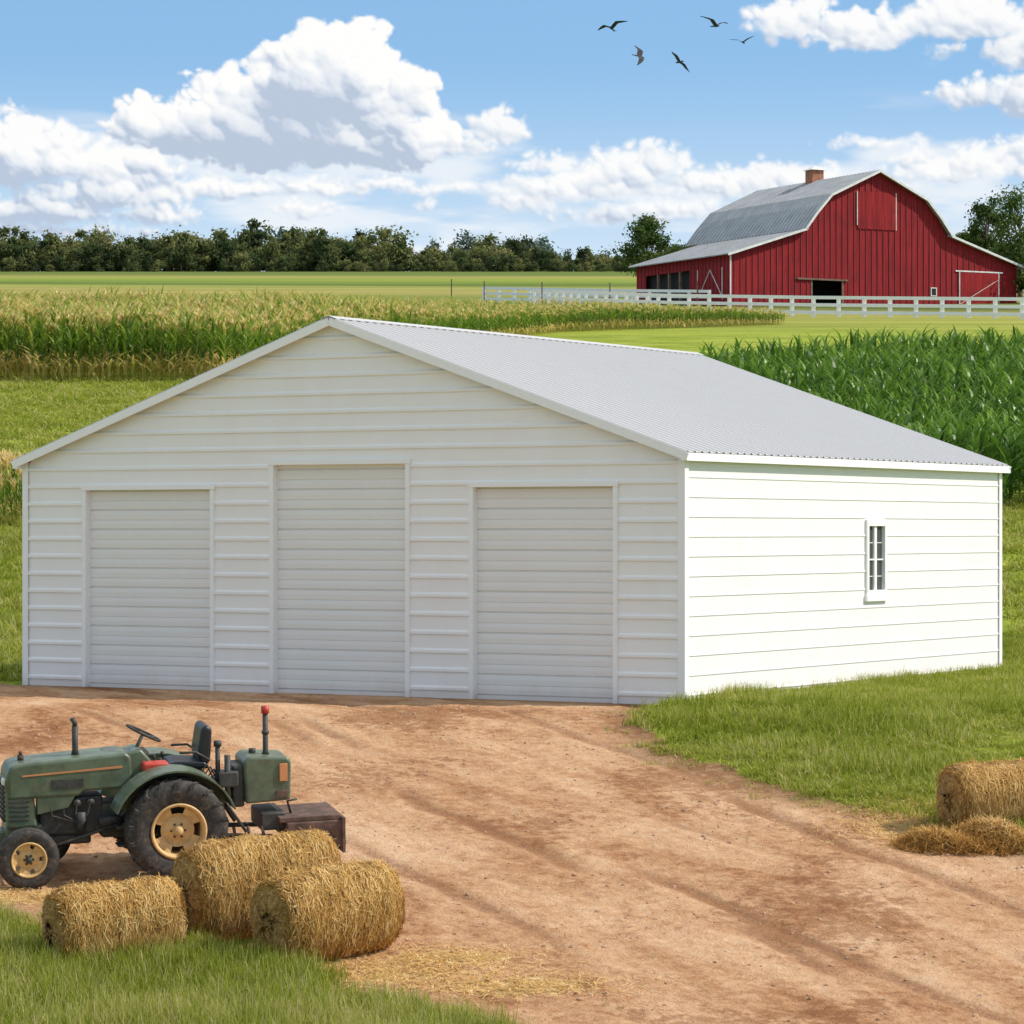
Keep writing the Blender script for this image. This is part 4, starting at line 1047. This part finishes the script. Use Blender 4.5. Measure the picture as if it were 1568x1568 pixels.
veil2 = ssn(fbm(U/300+5, Vv/60+8, 311, 5), .05, .3)*.35*ssn(U, 1000, 1300)
over(np.ones(U.shape+(3,))*np.array([.95, .97, .99]), veil2)
cloud_layer([(980,255,92,40),(1080,285,120,30),(890,285,140,34),(1000,325,190,26),(1200,275,120,36),(1350,222,120,13),(1480,262,150,34),(1300,295,150,30),(790,310,46,22),(645,312,20,12),(845,252,70,24),(1560,240,80,30),(700,290,120,18),(-300,250,200,60),(-700,200,180,70),(1900,220,180,60),(2300,260,220,60)], 401, 12, .92, .9)
cloud_layer([(50,250,130,58),(10,215,80,34),(165,300,150,32),(60,330,150,32),(250,332,90,22),(460,325,68,17),(330,292,190,24),(190,262,110,44),(500,292,110,18),(100,360,150,16),(-150,300,150,40)], 402, 10, .97, 1.15)
cloud_layer([(765,195,56,36),(716,226,48,24),(580,285,70,14)], 403, 9, .93, .8)
cloud_layer([(490,122,116,82),(562,84,50,48),(440,96,44,40),(615,142,62,64),(380,152,76,54),(318,133,36,28),(330,203,104,60),(505,212,170,58),(232,195,76,46),(645,215,60,46),(590,243,90,26),(400,246,100,26)], 404, 6, 1.0, 1.08)
cloud_layer([(1205,36,76,34),(1320,50,120,36),(1475,34,115,50),(1550,84,56,34),(1240,12,50,18),(1485,148,84,24),(1560,152,54,38),(1440,85,32,13),(22,178,36,11),(1700,60,150,60),(2100,20,200,70),(-350,20,220,80),(-900,-60,200,90),(300,-250,260,90),(1100,-300,280,90)], 405, 9, .97, .85)
fade = ssn(Vv, -560, -430)*ssn(U, -1500, -1200)*(1-ssn(U, 2750, 3050))
CA *= fade; CR *= fade[..., None]
rgb = CR/np.maximum(CA, 1e-4)[..., None]
AZ = (U-784)/F; RR = 5600.
co_ = np.stack([RR*np.sin(AZ), RR*np.cos(AZ), HC+(812-Vv)/F*RR], -1).reshape(-1, 3)
m = bpy.data.materials.new("cloud_vapour"); m.use_nodes = True
nt = NT(m.node_tree)
for n in list(nt.n): nt.n.remove(n)
at = nt.new('ShaderNodeAttribute', attribute_name='cloud')
em = nt.new('ShaderNodeEmission'); nt.l.new(at.outputs['Color'], em.inputs[0]); em.inputs[1].default_value = 1.0
tp = nt.new('ShaderNodeBsdfTransparent'); mx = nt.new('ShaderNodeMixShader'); nt.l.new(at.outputs['Alpha'], mx.inputs[0])
nt.l.new(tp.outputs[0], mx.inputs[1]); nt.l.new(em.outputs[0], mx.inputs[2]); o_ = nt.new('ShaderNodeOutputMaterial'); nt.l.new(mx.outputs[0], o_.inputs[0])
try: m.cycles.emission_sampling = 'NONE'
except Exception as ex: print(ex)
cl = np_mesh("clouds", co_, grid_quads(len(uc), len(vc)), m, smooth=True)
a = cl.data.attributes.new("cloud", 'FLOAT_COLOR', 'POINT')
a.data.foreach_set("color", np.concatenate([rgb, CA[..., None]], -1).astype(np.float32).ravel())
tick("clouds")

# ------------------------------------------------------------------ LIGHT + SKY
sv = Vector((.995, -.04, 0)).normalized()*math.cos(R(43)); sv.z = math.sin(R(43))
sun = bpy.data.lights.new("sun", 'SUN'); sun.energy = 4.2; sun.angle = R(.5); sun.color = (1, .94, .85)
so = link(bpy.data.objects.new("sun", sun)); so.rotation_euler = sv.to_track_quat('Z', 'Y').to_euler(); so.location = (30, 20, 60)
w = bpy.data.worlds.new("World"); scene.world = w; w.use_nodes = True
t = w.node_tree
for n in list(t.nodes): t.nodes.remove(n)
nt = NT(t)
gen = nt.new('ShaderNodeTexCoord').outputs['Generated']
sp = nt.new('ShaderNodeSeparateXYZ'); nt.l.new(gen, sp.inputs[0]); dx, dy, dz = sp.outputs
lift = nt.new('ShaderNodeCombineXYZ'); nt.l.new(dx, lift.inputs[0]); nt.l.new(dy, lift.inputs[1])
nt.l.new(nt.m('MAXIMUM', nt.m('MULTIPLY_ADD', dz, 1.8, .03), .01), lift.inputs[2])
sky = nt.new('ShaderNodeTexSky', sky_type='NISHITA'); sky.sun_disc = False; sky.sun_elevation = R(43); sky.sun_rotation = math.atan2(sv.x, sv.y)
sky.air_density = 1.0; sky.dust_density = .4; sky.ozone_density = 1.2
nt.l.new(nt.v('NORMALIZE', lift.outputs[0]), sky.inputs[0])
bg1 = nt.new('ShaderNodeBackground'); nt.l.new(sky.outputs[0], bg1.inputs[0]); bg1.inputs[1].default_value = .15
bg3 = nt.new('ShaderNodeBackground'); bg3.inputs[0].default_value = (.28,.58,.93,1); bg3.inputs[1].default_value = 1.0
bg2 = nt.new('ShaderNodeBackground'); bg2.inputs[0].default_value = (.96,.94,.91,1); bg2.inputs[1].default_value = .95
mA = nt.new('ShaderNodeMixShader'); mA.inputs[0].default_value = .6; nt.l.new(bg1.outputs[0], mA.inputs[1]); nt.l.new(bg3.outputs[0], mA.inputs[2])
ca = nt.m('MULTIPLY', nt.ss(nt.noise(gen, 3.2, 3, .55), .42, .56), nt.ss(dz, .20, .34))
mB = nt.new('ShaderNodeMixShader'); nt.l.new(ca, mB.inputs[0]); nt.l.new(mA.outputs[0], mB.inputs[1]); nt.l.new(bg2.outputs[0], mB.inputs[2])
wo = nt.new('ShaderNodeOutputWorld'); nt.l.new(mB.outputs[0], wo.inputs[0])

# ------------------------------------------------------------------ CAMERA
cam = bpy.data.cameras.new("camera"); co = link(bpy.data.objects.new("camera", cam))
cam.sensor_width = 36; cam.lens = 36*F/1568; cam.shift_y = 28/1568; cam.clip_start = .5; cam.clip_end = 9000
co.location = (0, 0, HC); co.rotation_euler = (R(90), 0, 0)
scene.camera = co
scene.view_settings.view_transform = 'Standard'; scene.view_settings.look = 'None'; scene.view_settings.exposure = 0
tick("done")
